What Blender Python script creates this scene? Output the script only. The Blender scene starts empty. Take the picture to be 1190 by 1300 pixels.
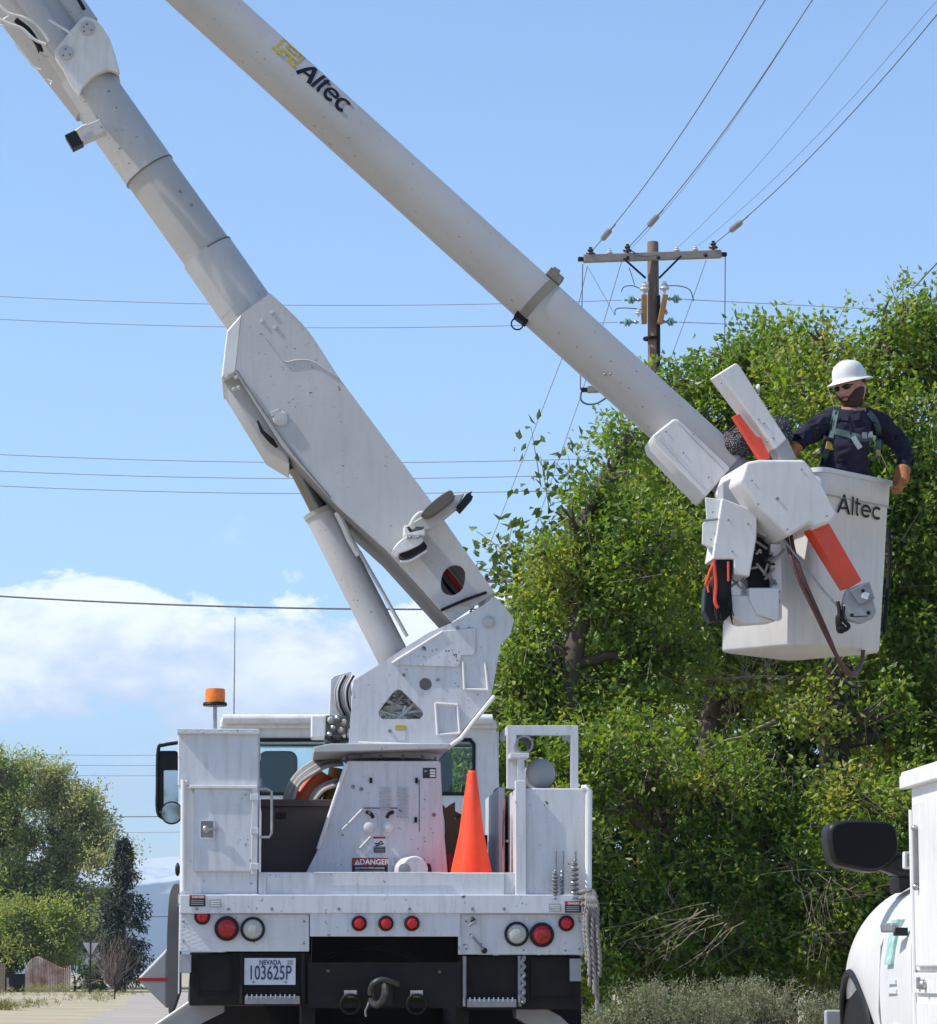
import bpy, bmesh, math, random
import numpy as np
from mathutils import Vector, Matrix, geometry, noise
random.seed(7); RNG = np.random.default_rng(7)
S = bpy.context.scene
COL = S.collection
R = math.radians

# ---------------------------------------------------------------- camera
FPX = 3888.0
THETA = math.atan(585.0/FPX)
YAW = math.atan(251.0*math.cos(THETA)/FPX)
CAM = Vector((-0.67, -18.0, 1.0))
cd = bpy.data.cameras.new('camera'); cam = bpy.data.objects.new('camera', cd); COL.objects.link(cam)
cam.location = CAM; cam.rotation_euler = (math.pi/2+THETA, 0, -YAW)
cd.sensor_fit = 'HORIZONTAL'; cd.sensor_width = 36; cd.lens = 36*FPX/1190
cd.clip_start = 0.1; cd.clip_end = 40000
S.camera = cam
_F = Vector((math.sin(YAW)*math.cos(THETA), math.cos(YAW)*math.cos(THETA), math.sin(THETA)))
_R = Vector((math.cos(YAW), -math.sin(YAW), 0)); _U = _R.cross(_F)
def W(u, v, Y):                     # point of the plane y = Y seen at photo position (u, v)
    d = _F*FPX + _R*(u-595) + _U*(650-v)
    return CAM + d*((Y-CAM.y)/d.y)
def ppm(Y): return 1.0/(W(601, 900, Y)-W(600, 900, Y)).length

# ---------------------------------------------------------------- light
SUN_DIR = Vector((-0.66, -0.085, 0.78)).normalized()      # towards the sun
sd = bpy.data.lights.new('sun', 'SUN'); sun = bpy.data.objects.new('sun', sd); COL.objects.link(sun)
sd.energy = 3.7; sd.angle = R(0.53); sd.color = (1.0, 0.955, 0.88)
sun.rotation_euler = SUN_DIR.to_track_quat('Z', 'Y').to_euler()
world = bpy.data.worlds.new('World'); S.world = world; world.use_nodes = True
S.view_settings.view_transform = 'Standard'; S.view_settings.look = 'None'
S.view_settings.gamma = 1; S.view_settings.use_curve_mapping = False
S.view_settings.exposure = 0.80
def _world():
    nt = world.node_tree; N = nt.nodes; L = nt.links
    N.clear()
    out = N.new('ShaderNodeOutputWorld'); bg = N.new('ShaderNodeBackground')
    bg.inputs['Strength'].default_value = 0.13
    sky = N.new('ShaderNodeTexSky'); sky.sky_type = 'NISHITA'; sky.sun_disc = False
    sky.sun_elevation = math.asin(SUN_DIR.z)
    sky.sun_rotation = math.atan2(SUN_DIR.x, SUN_DIR.y)
    sky.altitude = 1400; sky.air_density = 1.05; sky.dust_density = 0.5; sky.ozone_density = 2.6
    tc = N.new('ShaderNodeTexCoord')
    mp = N.new('ShaderNodeMapping'); mp.inputs['Scale'].default_value = (1, 1, 1.9); mp.inputs['Location'].default_value = (3.1, 0.4, 1.7)
    L.new(tc.outputs['Generated'], mp.inputs['Vector'])
    def noise_(sc, det, rough=.55, dist=0):
        n = N.new('ShaderNodeTexNoise'); n.inputs['Scale'].default_value = sc; n.inputs['Detail'].default_value = det
        n.inputs['Roughness'].default_value = rough; n.inputs['Distortion'].default_value = dist
        L.new(mp.outputs[0], n.inputs['Vector']); return n
    n1 = noise_(26, 10, .60, .25); n2 = noise_(8, 4, .5)
    sep = N.new('ShaderNodeSeparateXYZ'); L.new(tc.outputs['Generated'], sep.inputs[0])
    def math_(op, a, b=None, clamp=False):
        m = N.new('ShaderNodeMath'); m.operation = op; m.use_clamp = clamp
        for i, s in enumerate((a, b)):
            if s is None: continue
            if isinstance(s, (int, float)): m.inputs[i].default_value = s
            else: L.new(s, m.inputs[i])
        return m.outputs[0]
    def ramp(inp, stops):
        r = N.new('ShaderNodeValToRGB'); e = r.color_ramp.elements
        while len(e) < len(stops): e.new(.5)
        for k, (p, c) in enumerate(stops):
            e[k].position = p; e[k].color = (c, c, c, 1) if isinstance(c, (int, float)) else (*c, 1)
        L.new(inp, r.inputs[0]); return r.outputs[0]
    z4 = math_('MULTIPLY', sep.outputs[2], 4.0)
    lifted = math_('ADD', z4, math_('MULTIPLY', math_('SUBTRACT', n2.outputs[0], .5), .22))
    env = ramp(lifted, [(0.0, .0), (.24, .10), (.31, .40), (.38, .52), (.445, .48), (.495, .12), (1.0, 0.0)])
    wisp = ramp(z4, [(0, .2), (.3, .24), (.55, .22), (.68, .12), (.8, 0.0)])
    # towards the cloud bank (left of view) the cover is thicker
    m1 = math_('ADD', math_('MULTIPLY', n1.outputs[0], 1.15), math_('SUBTRACT', env, .88))
    mask = ramp(m1, [(0.0, 0), (.04, .5), (.09, .9), (.18, 1.0)])
    n3 = noise_(7, 7, .6, .2)
    m2 = math_('ADD', n3.outputs[0], math_('SUBTRACT', wisp, .74))
    thin = math_('MULTIPLY', ramp(m2, [(0.0, 0), (.13, .55), (.3, .8)]), .8)
    allm = math_('MAXIMUM', mask, thin, True)
    shade = ramp(math_('ADD', math_('MULTIPLY', n1.outputs[0], .8), math_('MULTIPLY', z4, .7)),
                 [(.50, (4.1,4.4,5.1)), (.64, (5.3,5.5,5.9)), (.76, (7.2,7.2,7.2))])
    tint = N.new('ShaderNodeMix'); tint.data_type = 'RGBA'; tint.blend_type = 'MULTIPLY'; tint.inputs[0].default_value = 1
    L.new(sky.outputs[0], tint.inputs[6]); tint.inputs[7].default_value = (1, 1, 1, 1)
    mix = N.new('ShaderNodeMix'); mix.data_type = 'RGBA'
    L.new(allm, mix.inputs[0]); L.new(tint.outputs[2], mix.inputs[6]); L.new(shade, mix.inputs[7])
    L.new(mix.outputs[2], bg.inputs['Color']); L.new(bg.outputs[0], out.inputs['Surface'])
_world()
S.render.engine = 'CYCLES'

# ---------------------------------------------------------------- materials
def mat(name, color=(.5, .5, .5), rough=.6, metal=0, var=0.0, vscale=4, vcol=None, chips=0, chipscale=30, chipcol=(.05, .045, .04),
        bump=0, bscale=60, spec=.5, emit=None, trans=0, ior=1.45, stretch=None, brick=None, streak=0):
    m = bpy.data.materials.new(name); m.use_nodes = True
    nt = m.node_tree; N = nt.nodes; L = nt.links; p = N['Principled BSDF']
    p.inputs['Base Color'].default_value = (*color, 1); p.inputs['Roughness'].default_value = rough
    p.inputs['Metallic'].default_value = metal; p.inputs['Specular IOR Level'].default_value = spec
    if trans: p.inputs['Transmission Weight'].default_value = trans; p.inputs['IOR'].default_value = ior
    if emit: p.inputs['Emission Color'].default_value = (*emit[0], 1); p.inputs['Emission Strength'].default_value = emit[1]
    tc = N.new('ShaderNodeTexCoord'); src = tc.outputs['Object']
    if stretch:
        mp = N.new('ShaderNodeMapping'); mp.inputs['Scale'].default_value = stretch; L.new(src, mp.inputs[0]); src = mp.outputs[0]
    cur = None
    def noise_(sc, det=5, rg=.6, s=src):
        n = N.new('ShaderNodeTexNoise'); n.inputs['Scale'].default_value = sc; n.inputs['Detail'].default_value = det
        n.inputs['Roughness'].default_value = rg; L.new(s, n.inputs['Vector']); return n.outputs[0]
    def ramp(i, a, b):
        r = N.new('ShaderNodeMapRange'); r.inputs[1].default_value = a; r.inputs[2].default_value = b; L.new(i, r.inputs[0]); return r.outputs[0]
    def mix(fac, a, b):
        x = N.new('ShaderNodeMix'); x.data_type = 'RGBA'
        if isinstance(fac, float): x.inputs[0].default_value = fac
        else: L.new(fac, x.inputs[0])
        for i, c in ((6, a), (7, b)):
            if isinstance(c, tuple): x.inputs[i].default_value = (*c, 1)
            else: L.new(c, x.inputs[i])
        return x.outputs[2]
    cur = tuple(color)
    if var:
        c2 = vcol or tuple(c*(1-var) for c in color)
        cur = mix(ramp(noise_(vscale, 7, .65), .35, .68), cur, tuple(c2))
    if streak:
        mp = N.new('ShaderNodeMapping'); mp.inputs['Scale'].default_value = (1, 1, .12); L.new(tc.outputs['Object'], mp.inputs[0])
        f = ramp(noise_(26, 6, .65, mp.outputs[0]), .48, .74)
        mm = N.new('ShaderNodeMath'); mm.operation = 'MULTIPLY'; mm.inputs[1].default_value = streak; L.new(f, mm.inputs[0])
        cur = mix(mm.outputs[0], cur, (.33, .29, .24))
    if chips:
        a = ramp(noise_(chipscale, 8, .72), .635-.035*chips, .65-.035*chips)
        b = ramp(noise_(chipscale*.10, 3, .6), .44, .54)
        mm = N.new('ShaderNodeMath'); mm.operation = 'MULTIPLY'; L.new(a, mm.inputs[0]); L.new(b, mm.inputs[1])
        cur = mix(mm.outputs[0], cur, chipcol)
    if not isinstance(cur, tuple): L.new(cur, p.inputs['Base Color'])
    if bump:
        b = N.new('ShaderNodeBump'); b.inputs['Strength'].default_value = bump; b.inputs['Distance'].default_value = .01
        L.new(noise_(bscale, 4), b.inputs['Height']); L.new(b.outputs[0], p.inputs['Normal'])
    return m

def leafmat(name, stops, trans=.35, rough=.45):
    m = bpy.data.materials.new(name); m.use_nodes = True
    nt = m.node_tree; N = nt.nodes; L = nt.links; p = N['Principled BSDF']; out = N['Material Output']
    g = N.new('ShaderNodeNewGeometry'); r = N.new('ShaderNodeValToRGB'); e = r.color_ramp.elements
    while len(e) < len(stops): e.new(.5)
    for k, (q, c) in enumerate(stops): e[k].position = q; e[k].color = (*c, 1)
    nz = N.new('ShaderNodeTexNoise'); nz.inputs['Scale'].default_value = .9; nz.inputs['Detail'].default_value = 3
    tc = N.new('ShaderNodeTexCoord'); L.new(tc.outputs['Object'], nz.inputs['Vector'])
    ad = N.new('ShaderNodeMath'); ad.operation = 'MULTIPLY_ADD'; ad.inputs[1].default_value = .55
    sb = N.new('ShaderNodeMath'); sb.operation = 'MULTIPLY_ADD'; sb.inputs[1].default_value = 1.5; sb.inputs[2].default_value = -.52
    L.new(nz.outputs[0], sb.inputs[0]); L.new(g.outputs['Random Per Island'], ad.inputs[0]); L.new(sb.outputs[0], ad.inputs[2])
    L.new(ad.outputs[0], r.inputs[0]); L.new(r.outputs[0], p.inputs['Base Color']); p.inputs['Roughness'].default_value = rough
    t = N.new('ShaderNodeBsdfTranslucent'); br = N.new('ShaderNodeMix'); br.data_type = 'RGBA'; br.blend_type = 'MULTIPLY'; br.inputs[0].default_value = 1
    L.new(r.outputs[0], br.inputs[6]); br.inputs[7].default_value = (1.9, 1.7, .6, 1); L.new(br.outputs[2], t.inputs['Color'])
    mx = N.new('ShaderNodeMixShader'); mx.inputs[0].default_value = trans
    L.new(p.outputs[0], mx.inputs[1]); L.new(t.outputs[0], mx.inputs[2]); L.new(mx.outputs[0], out.inputs['Surface'])
    return m

def treadplate(name, color):
    m = mat(name, color, .45, var=.12, vscale=3, chips=.6, chipscale=45, streak=.25)
    nt = m.node_tree; N = nt.nodes; L = nt.links; p = N['Principled BSDF']
    tc = N.new('ShaderNodeTexCoord'); hs = []
    for ang, off in ((45, 0), (-45, .5)):
        mp = N.new('ShaderNodeMapping'); mp.inputs['Rotation'].default_value = (0, R(ang), 0); mp.inputs['Scale'].default_value = (38, 1, 100)
        L.new(tc.outputs['Object'], mp.inputs[0])
        w = N.new('ShaderNodeTexVoronoi'); w.inputs['Scale'].default_value = .55; w.inputs['Randomness'].default_value = .0
        mpy = N.new('ShaderNodeVectorMath'); mpy.operation = 'MULTIPLY'; mpy.inputs[1].default_value = (1, 0, 1); L.new(mp.outputs[0], mpy.inputs[0])
        L.new(mpy.outputs[0], w.inputs['Vector']); hs.append(w.outputs['Distance'])
    mi = N.new('ShaderNodeMath'); mi.operation = 'MINIMUM'; L.new(hs[0], mi.inputs[0]); L.new(hs[1], mi.inputs[1])
    b = N.new('ShaderNodeBump'); b.invert = True; b.inputs['Strength'].default_value = .35; b.inputs['Distance'].default_value = .004
    L.new(mi.outputs[0], b.inputs['Height']); L.new(b.outputs[0], p.inputs['Normal'])
    return m

WHITE = mat('white_truck_paint', (.60, .61, .635), .42, var=.10, vscale=2.2, chips=.45, chipscale=26, bump=.05, bscale=9, streak=.45)
WHITE2 = mat('white_boom_paint', (.49, .488, .49), .45, var=.10, vscale=1.6, chips=.15, chipscale=34, bump=.05, bscale=6, vcol=(.425, .42, .415), streak=.25)
FIBER = mat('boom_fibreglass', (.43, .415, .40), .42, var=.12, vscale=1.3, vcol=(.375, .36, .345), chips=.05, chipscale=30, bump=.04, bscale=5)
BUCKETW = mat('bucket_fibreglass', (.61, .60, .59), .5, var=.1, vscale=3, bump=.08, bscale=18, streak=.25)
BWHITE = mat('clean_white_paint', (.72, .72, .71), .3, var=.10, vscale=3, vcol=(.62, .61, .59), streak=.3)
TREAD = treadplate('white_tread_plate', (.62, .625, .64))
DARK = mat('black_underbody_steel', (.009, .009, .010), .6, var=.4, vscale=6, vcol=(.020, .017, .014), spec=.2)
BLACK = mat('black_rubber', (.012, .012, .012), .7, spec=.2, bump=.1, bscale=40)
BLACKP = mat('black_plastic', (.010, .0105, .011), .45, spec=.25)
GREYM = mat('weathered_grey_metal', (.27, .27, .28), .45, metal=.5, var=.3, vscale=12)
GREYP = mat('grey_painted_steel', (.33, .335, .345), .5, var=.15, vscale=5)
STEEL = mat('bare_steel', (.42, .41, .40), .35, metal=.9, var=.3, vscale=20)
CHROME = mat('chromed_rod', (.22, .21, .2), .25, metal=.9)
TANSTRAP = mat('olive_webbing', (.20, .19, .145), .8, bump=.3, bscale=200)
ORANGE = mat('orange_fibreglass', (.72, .062, .02), .4, var=.15, vscale=8, streak=.1)
CONEO = mat('fluorescent_orange_plastic', (1.0, .075, .018), .5, var=.12, vscale=7, vcol=(.82, .06, .025), spec=.3, streak=.12)
REDL = mat('red_lens', (.42, .008, .012), .18, var=.45, vscale=70, vcol=(.16, .004, .006))
REDL2 = mat('bright_red_lens', (.62, .012, .016), .18, var=.5, vscale=60, vcol=(.22, .004, .006))
CLEARL = mat('clear_lens', (.46, .46, .42), .2, var=.25, vscale=80)
AMBER = mat('amber_beacon_plastic', (.85, .22, .012), .25, var=.35, vscale=40, vcol=(.6, .12, .01))
BROWNM = mat('brown_locker_steel', (.06, .042, .035), .55, var=.3, vscale=5, vcol=(.05, .036, .03))
DECALW = mat('decal_white', (.72, .72, .7), .5, var=.08, vscale=40)
DECALR = mat('decal_red', (.38, .018, .02), .5, var=.2, vscale=60)
DECALK = mat('decal_black', (.018, .018, .02), .5, spec=.2, var=.3, vscale=90, vcol=(.07, .07, .07))
DECALY = mat('decal_yellow', (.55, .38, .02), .5, var=.2, vscale=60)
LOGOK = mat('logo_black', (.014, .014, .02), .6, spec=.15)
LOGOY = mat('logo_yellow', (.50, .36, .02), .5, var=.2, vscale=30)
GREENP = mat('logo_green', (.10, .36, .30), .5, var=.5, vscale=25, vcol=(.55, .62, .6))
WOOD = mat('weathered_pole_wood', (.19, .14, .10), .85, var=.45, vscale=5, vcol=(.10, .07, .05), bump=.5, bscale=20, stretch=(4, 4, .5))
WOODG = mat('grey_crossarm_wood', (.30, .27, .24), .85, var=.35, vscale=9, bump=.4, bscale=30, stretch=(.6, 4, 4))
WOODO = mat('orange_bracket_wood', (.36, .19, .07), .8, var=.3, vscale=9, bump=.4, bscale=30)
PORC = mat('white_porcelain', (.5, .51, .51), .25)
PORCB = mat('brown_porcelain', (.05, .028, .022), .2)
GLASSG = mat('green_glass_insulator', (.14, .27, .25), .15)
WIREM = mat('power_line_metal', (.09, .09, .10), .6)
WIREG = mat('grey_line_metal', (.2, .21, .23), .6)
ROPE = mat('grey_rope_fibre', (.30, .28, .26), .95, var=.35, vscale=50, bump=.8, bscale=160)
HOSEW = mat('dirty_white_hose', (.42, .40, .36), .6, var=.3, vscale=15)
HOSER = mat('maroon_hose_cover', (.10, .040, .032), .6, var=.35, vscale=14)
NAVY = mat('navy_shirt_cloth', (.015, .014, .028), .9, spec=.15, var=.3, vscale=9, vcol=(.03, .028, .045), bump=.5, bscale=14)
TROUS = mat('dark_trouser_cloth', (.03, .03, .035), .9, bump=.5, bscale=14)
SKIN = mat('skin', (.50, .26, .18), .55, var=.2, vscale=14, vcol=(.36, .15, .10))
BEARD = mat('brown_beard_hair', (.075, .035, .02), .85, bump=1, bscale=240, var=.4, vscale=60)
HARN = mat('teal_webbing', (.055, .10, .10), .85, bump=.4, bscale=180)
GLOVE = mat('tan_leather_glove', (.42, .155, .035), .7, var=.35, vscale=18, vcol=(.2, .08, .03), bump=.4, bscale=40)
HELM = mat('white_helmet_plastic', (.68, .68, .66), .35, var=.12, vscale=20, vcol=(.58, .57, .54))
LENSK = mat('dark_sunglass_lens', (.012, .012, .014), .1)
YELL = mat('yellow_plastic', (.42, .30, .03), .5, var=.3, vscale=20)
CARD = mat('cardboard', (.26, .16, .09), .85, var=.2, vscale=8)
SEATM = mat('grey_seat_cloth', (.10, .11, .13), .8)
MIRG = mat('mirror_glass', (.55, .58, .6), .03, metal=1)
RUBBERT = mat('tyre_rubber', (.03, .03, .031), .8, bump=.3, bscale=30)
def _speckle():
    m = mat('speckled_black_cloth', (.02, .02, .022), .8)
    N = m.node_tree.nodes; L = m.node_tree.links; p = N['Principled BSDF']
    v = N.new('ShaderNodeTexVoronoi'); v.inputs['Scale'].default_value = 120; tc = N.new('ShaderNodeTexCoord'); L.new(tc.outputs['Object'], v.inputs['Vector'])
    r = N.new('ShaderNodeValToRGB'); r.color_ramp.elements[0].position = .20; r.color_ramp.elements[0].color = (.5, .5, .52, 1)
    r.color_ramp.elements[1].position = .27; r.color_ramp.elements[1].color = (.02, .02, .025, 1)
    L.new(v.outputs['Distance'], r.inputs[0]); L.new(r.outputs[0], p.inputs['Base Color']); return m
SPECK = _speckle()
def _glass(name, tint, refl=.12):
    m = bpy.data.materials.new(name); m.use_nodes = True; N = m.node_tree.nodes; L = m.node_tree.links
    out = N['Material Output']; N.remove(N['Principled BSDF'])
    t = N.new('ShaderNodeBsdfTransparent'); t.inputs[0].default_value = (*tint, 1)
    g = N.new('ShaderNodeBsdfGlossy'); g.inputs['Roughness'].default_value = .02
    f = N.new('ShaderNodeFresnel'); f.inputs[0].default_value = 1.5
    mx = N.new('ShaderNodeMixShader'); L.new(f.outputs[0], mx.inputs[0]); L.new(t.outputs[0], mx.inputs[1]); L.new(g.outputs[0], mx.inputs[2])
    L.new(mx.outputs[0], out.inputs['Surface']); return m
GLASS = _glass('cab_window_glass', (.86, .96, .97))

# ---------------------------------------------------------------- mesh helpers
def ortho(d):
    d = Vector(d).normalized(); a = Vector((0, 0, 1)) if abs(d.z) < .9 else Vector((1, 0, 0))
    x = d.cross(a).normalized(); return x, d.cross(x).normalized()
class MB:
    def __init__(s): s.v = []; s.f = []
    def add(s, vs, fs):
        o = len(s.v); s.v += [Vector(p) for p in vs]; s.f += [tuple(i+o for i in f) for f in fs]; return s
    def box(s, x0, x1, y0, y1, z0, z1):
        if x0 > x1: x0, x1 = x1, x0
        if z0 > z1: z0, z1 = z1, z0
        return s.add([(x0,y0,z0),(x1,y0,z0),(x1,y1,z0),(x0,y1,z0),(x0,y0,z1),(x1,y0,z1),(x1,y1,z1),(x0,y1,z1)],
                     [(0,3,2,1),(4,5,6,7),(0,1,5,4),(1,2,6,5),(2,3,7,6),(3,0,4,7)])
    def pbox(s, u0, u1, v0, v1, Y0, Y1):           # box whose front rectangle is given in photo coordinates at depth Y0
        a = W(u0, v1, Y0); b = W(u1, v0, Y0)
        return s.box(a.x, b.x, Y0, Y1, a.z, b.z)
    def obox(s, c, ex, ey, ez):
        c = Vector(c); ex = Vector(ex); ey = Vector(ey); ez = Vector(ez)
        vs = [c+ex*i+ey*j+ez*k for k in (-1, 1) for (i, j) in ((-1,-1),(1,-1),(1,1),(-1,1))]
        return s.add(vs, [(0,3,2,1),(4,5,6,7),(0,1,5,4),(1,2,6,5),(2,3,7,6),(3,0,4,7)])
    def tube(s, p0, p1, r0, r1=None, n=20, cap=True):
        p0 = Vector(p0); p1 = Vector(p1); r1 = r0 if r1 is None else r1
        x, y = ortho(p1-p0); vs = []
        for p, r in ((p0, r0), (p1, r1)):
            for i in range(n):
                a = 2*math.pi*i/n; vs.append(p+x*math.cos(a)*r+y*math.sin(a)*r)
        fs = [(i, (i+1) % n, n+(i+1) % n, n+i) for i in range(n)]
        if cap: fs += [tuple(range(n-1, -1, -1)), tuple(range(n, 2*n))]
        return s.add(vs, fs)
    def ptube(s, a, b, rpx, Y, Yb=None, rb=None, n=24):
        Yb = Y if Yb is None else Yb
        return s.tube(W(*a, Y), W(*b, Yb), rpx/ppm(Y), (rb if rb else rpx)/ppm(Yb), n)
    def path(s, pts, r, n=8):
        pts = [Vector(p) for p in pts]; m = len(pts); rs = r if isinstance(r, (list, tuple)) else [r]*m
        t = [(pts[min(i+1, m-1)]-pts[max(i-1, 0)]).normalized() for i in range(m)]
        x, _ = ortho(t[0]); vs = []
        for i in range(m):
            x = (x-t[i]*x.dot(t[i])).normalized(); y = t[i].cross(x)
            for k in range(n):
                a = 2*math.pi*k/n; vs.append(pts[i]+x*math.cos(a)*rs[i]+y*math.sin(a)*rs[i])
        fs = [(i*n+k, i*n+(k+1) % n, (i+1)*n+(k+1) % n, (i+1)*n+k) for i in range(m-1) for k in range(n)]
        fs += [tuple(range(n-1, -1, -1)), tuple(range((m-1)*n, m*n))]
        return s.add(vs, fs)
    def prism(s, pts, vec, holes=()):
        loops = [[Vector(p) for p in pts]]+[[Vector(p) for p in h] for h in holes]
        vec = Vector(vec); flat = [p for l in loops for p in l]; n = len(flat)
        tris = geometry.tessellate_polygon(loops) if holes else None
        fs = []
        if holes:
            for t in tris: fs.append(tuple(t)); fs.append(tuple(i+n for i in reversed(t)))
        else: fs += [tuple(range(n)), tuple(range(2*n-1, n-1, -1))]
        o = 0
        for l in loops:
            k = len(l)
            for i in range(k): fs.append((o+i, o+(i+1) % k, n+o+(i+1) % k, n+o+i))
            o += k
        return s.add(flat+[p+vec for p in flat], fs)
    def plate(s, px, Y0, Y1, holes=(), shift=(0, 0)):
        return s.prism([W(u, v, Y0) for u, v in px], (shift[0], Y1-Y0, shift[1]), [[W(u, v, Y0) for u, v in h] for h in holes])
    def lathe(s, prof, origin, axis=(0, 0, 1), n=24, cap=True):
        o = Vector(origin); ax = Vector(axis).normalized(); x, y = ortho(ax); vs = []; m = len(prof)
        for r, h in prof:
            for k in range(n):
                a = 2*math.pi*k/n; vs.append(o+ax*h+(x*math.cos(a)+y*math.sin(a))*r)
        fs = [(i*n+k, i*n+(k+1) % n, (i+1)*n+(k+1) % n, (i+1)*n+k) for i in range(m-1) for k in range(n)]
        if cap: fs += [tuple(range(n-1, -1, -1)), tuple(range((m-1)*n, m*n))]
        return s.add(vs, fs)
    def sphere(s, c, r, nu=16, nv=10):
        r = (r, r, r) if isinstance(r, (int, float)) else r
        c = Vector(c); vs = []; fs = []
        for j in range(1, nv):
            th = math.pi*j/nv
            for i in range(nu):
                a = 2*math.pi*i/nu; vs.append(c+Vector((r[0]*math.sin(th)*math.cos(a), r[1]*math.sin(th)*math.sin(a), r[2]*math.cos(th))))
        t = len(vs); vs += [c+Vector((0, 0, r[2])), c-Vector((0, 0, r[2]))]
        for j in range(nv-2):
            for i in range(nu): fs.append((j*nu+i, j*nu+(i+1) % nu, (j+1)*nu+(i+1) % nu, (j+1)*nu+i))
        for i in range(nu):
            fs.append((t, (i+1) % nu, i)); fs.append((t+1, (nv-2)*nu+i, (nv-2)*nu+(i+1) % nu))
        return s.add(vs, fs)
    def torus(s, c, axis, R_, r, n=28, k=8, arc=1.0, start=0):
        x, y = ortho(axis); c = Vector(c); pts = [c+x*math.cos(start+2*math.pi*arc*i/n)*R_+y*math.sin(start+2*math.pi*arc*i/n)*R_ for i in range(n+1)]
        return s.path(pts, r, k)
    def build(s, name, m, parent=None, bevel=0, seg=2, smooth=35, flat=False):
        me = bpy.data.meshes.new(name); me.from_pydata(s.v, [], s.f)
        bm = bmesh.new(); bm.from_mesh(me); bmesh.ops.recalc_face_normals(bm, faces=bm.faces); bm.to_mesh(me); bm.free()
        if m: me.materials.append(m)
        if not flat:
            me.polygons.foreach_set('use_smooth', [True]*len(me.polygons)); me.set_sharp_from_angle(angle=R(smooth))
        o = bpy.data.objects.new(name, me); COL.objects.link(o)
        if parent: attach(o, parent)
        if bevel:
            b = o.modifiers.new('bevel', 'BEVEL'); b.width = bevel; b.segments = seg; b.limit_method = 'ANGLE'; b.angle_limit = R(30); b.harden_normals = True
        return o
def worldloc(o):
    v = Vector(o.location)
    if o.parent: v += o.matrix_parent_inverse.translation + worldloc(o.parent)
    return v
def attach(o, parent): o.parent = parent; o.matrix_parent_inverse = Matrix.Translation(-worldloc(parent)) if o.location.length == 0 else Matrix()
def tag(o, label=None, cat=None, group=None, kind=None):
    if label: o['label'] = label
    if cat: o['category'] = cat
    if group: o['group'] = group
    if kind: o['kind'] = kind
    return o
def thing(name, label, cat, loc=(0, 0, 0), group=None):
    o = bpy.data.objects.new(name, None); COL.objects.link(o); o.location = loc; o.empty_display_size = .2
    return tag(o, label, cat, group)
def rebase(o, loc):                   # move a mesh object's origin to loc without moving its geometry
    loc = Vector(loc); o.data.transform(Matrix.Translation(-loc)); o.location = loc; return o
def circ(u, v, ru, rv=None, n=20):
    rv = ru if rv is None else rv
    return [(u+ru*math.cos(2*math.pi*i/n), v+rv*math.sin(2*math.pi*i/n)) for i in range(n)]
def rrect(u0, u1, v0, v1, r, n=4):
    o = []
    for cx, cy, a0 in ((u1-r, v0+r, -90), (u1-r, v1-r, 0), (u0+r, v1-r, 90), (u0+r, v0+r, 180)):
        for i in range(n+1):
            a = R(a0+90*i/n); o.append((cx+r*math.cos(a), cy+r*math.sin(a)))
    return o
def spline(pts, n=6):
    P = [Vector(p) for p in pts]; out = []
    for i in range(len(P)-1):
        p0 = P[max(i-1, 0)]; p1 = P[i]; p2 = P[i+1]; p3 = P[min(i+2, len(P)-1)]
        for k in range(n):
            t = k/n; out.append(.5*((2*p1)+(p2-p0)*t+(2*p0-5*p1+4*p2-p3)*t*t+(3*p1-p0-3*p2+p3)*t**3))
    out.append(P[-1]); return out
def sm(pts2, n=6): return [(p.x, p.y) for p in spline([(a, b, 0) for a, b in pts2], n)]
# lettering: strokes -> quads in (s, t) space, mapped by fn(s, t, lift)
def strokes_mesh(strokes, fn, mb, base=0.0):
    for k, (pts, w) in enumerate(strokes):
        P = [Vector((*p, 0)) for p in pts]; n = len(P); Lr = []
        for i in range(n):
            t = (P[min(i+1, n-1)]-P[max(i-1, 0)]).normalized(); nn = Vector((-t.y, t.x, 0))*w/2
            Lr.append((P[i]+nn, P[i]-nn))
        vs = []
        for a, b in Lr:
            vs.append(fn(a.x, a.y, base+k*.0004)); vs.append(fn((a.x+b.x)/2, (a.y+b.y)/2, base+k*.0004)); vs.append(fn(b.x, b.y, base+k*.0004))
        fs = []
        for i in range(n-1):
            for j in (0, 1): fs.append((i*3+j, i*3+j+1, i*3+j+4, i*3+j+3))
        mb.add(vs, fs)
def arc2(cx, cy, rx, ry, a0, a1, n=14): return [(cx+rx*math.cos(R(a0+(a1-a0)*i/n)), cy+ry*math.sin(R(a0+(a1-a0)*i/n))) for i in range(n+1)]
def seg2(a, b, n=5): return [(a[0]+(b[0]-a[0])*i/n, a[1]+(b[1]-a[1])*i/n) for i in range(n+1)]
ALT = [(seg2((.03, 0), (.42, 1)), .17), (seg2((.36, 1), (.74, 0)), .19), (seg2((.2, .26), (.55, .3)), .12),
       (seg2((.93, .0), (.93, 1.0)), .15), (seg2((1.2, .95), (1.2, .18))+arc2(1.32, .18, .12, .12, 180, 270), .15), (seg2((1.08, .68), (1.42, .68)), .12),
       (arc2(1.78, .35, .27, .29, 0, 320, 20), .14), (seg2((1.52, .36), (2.06, .36)), .11),
       (arc2(2.48, .35, .27, .29, 48, 312, 20), .15)]
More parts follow.
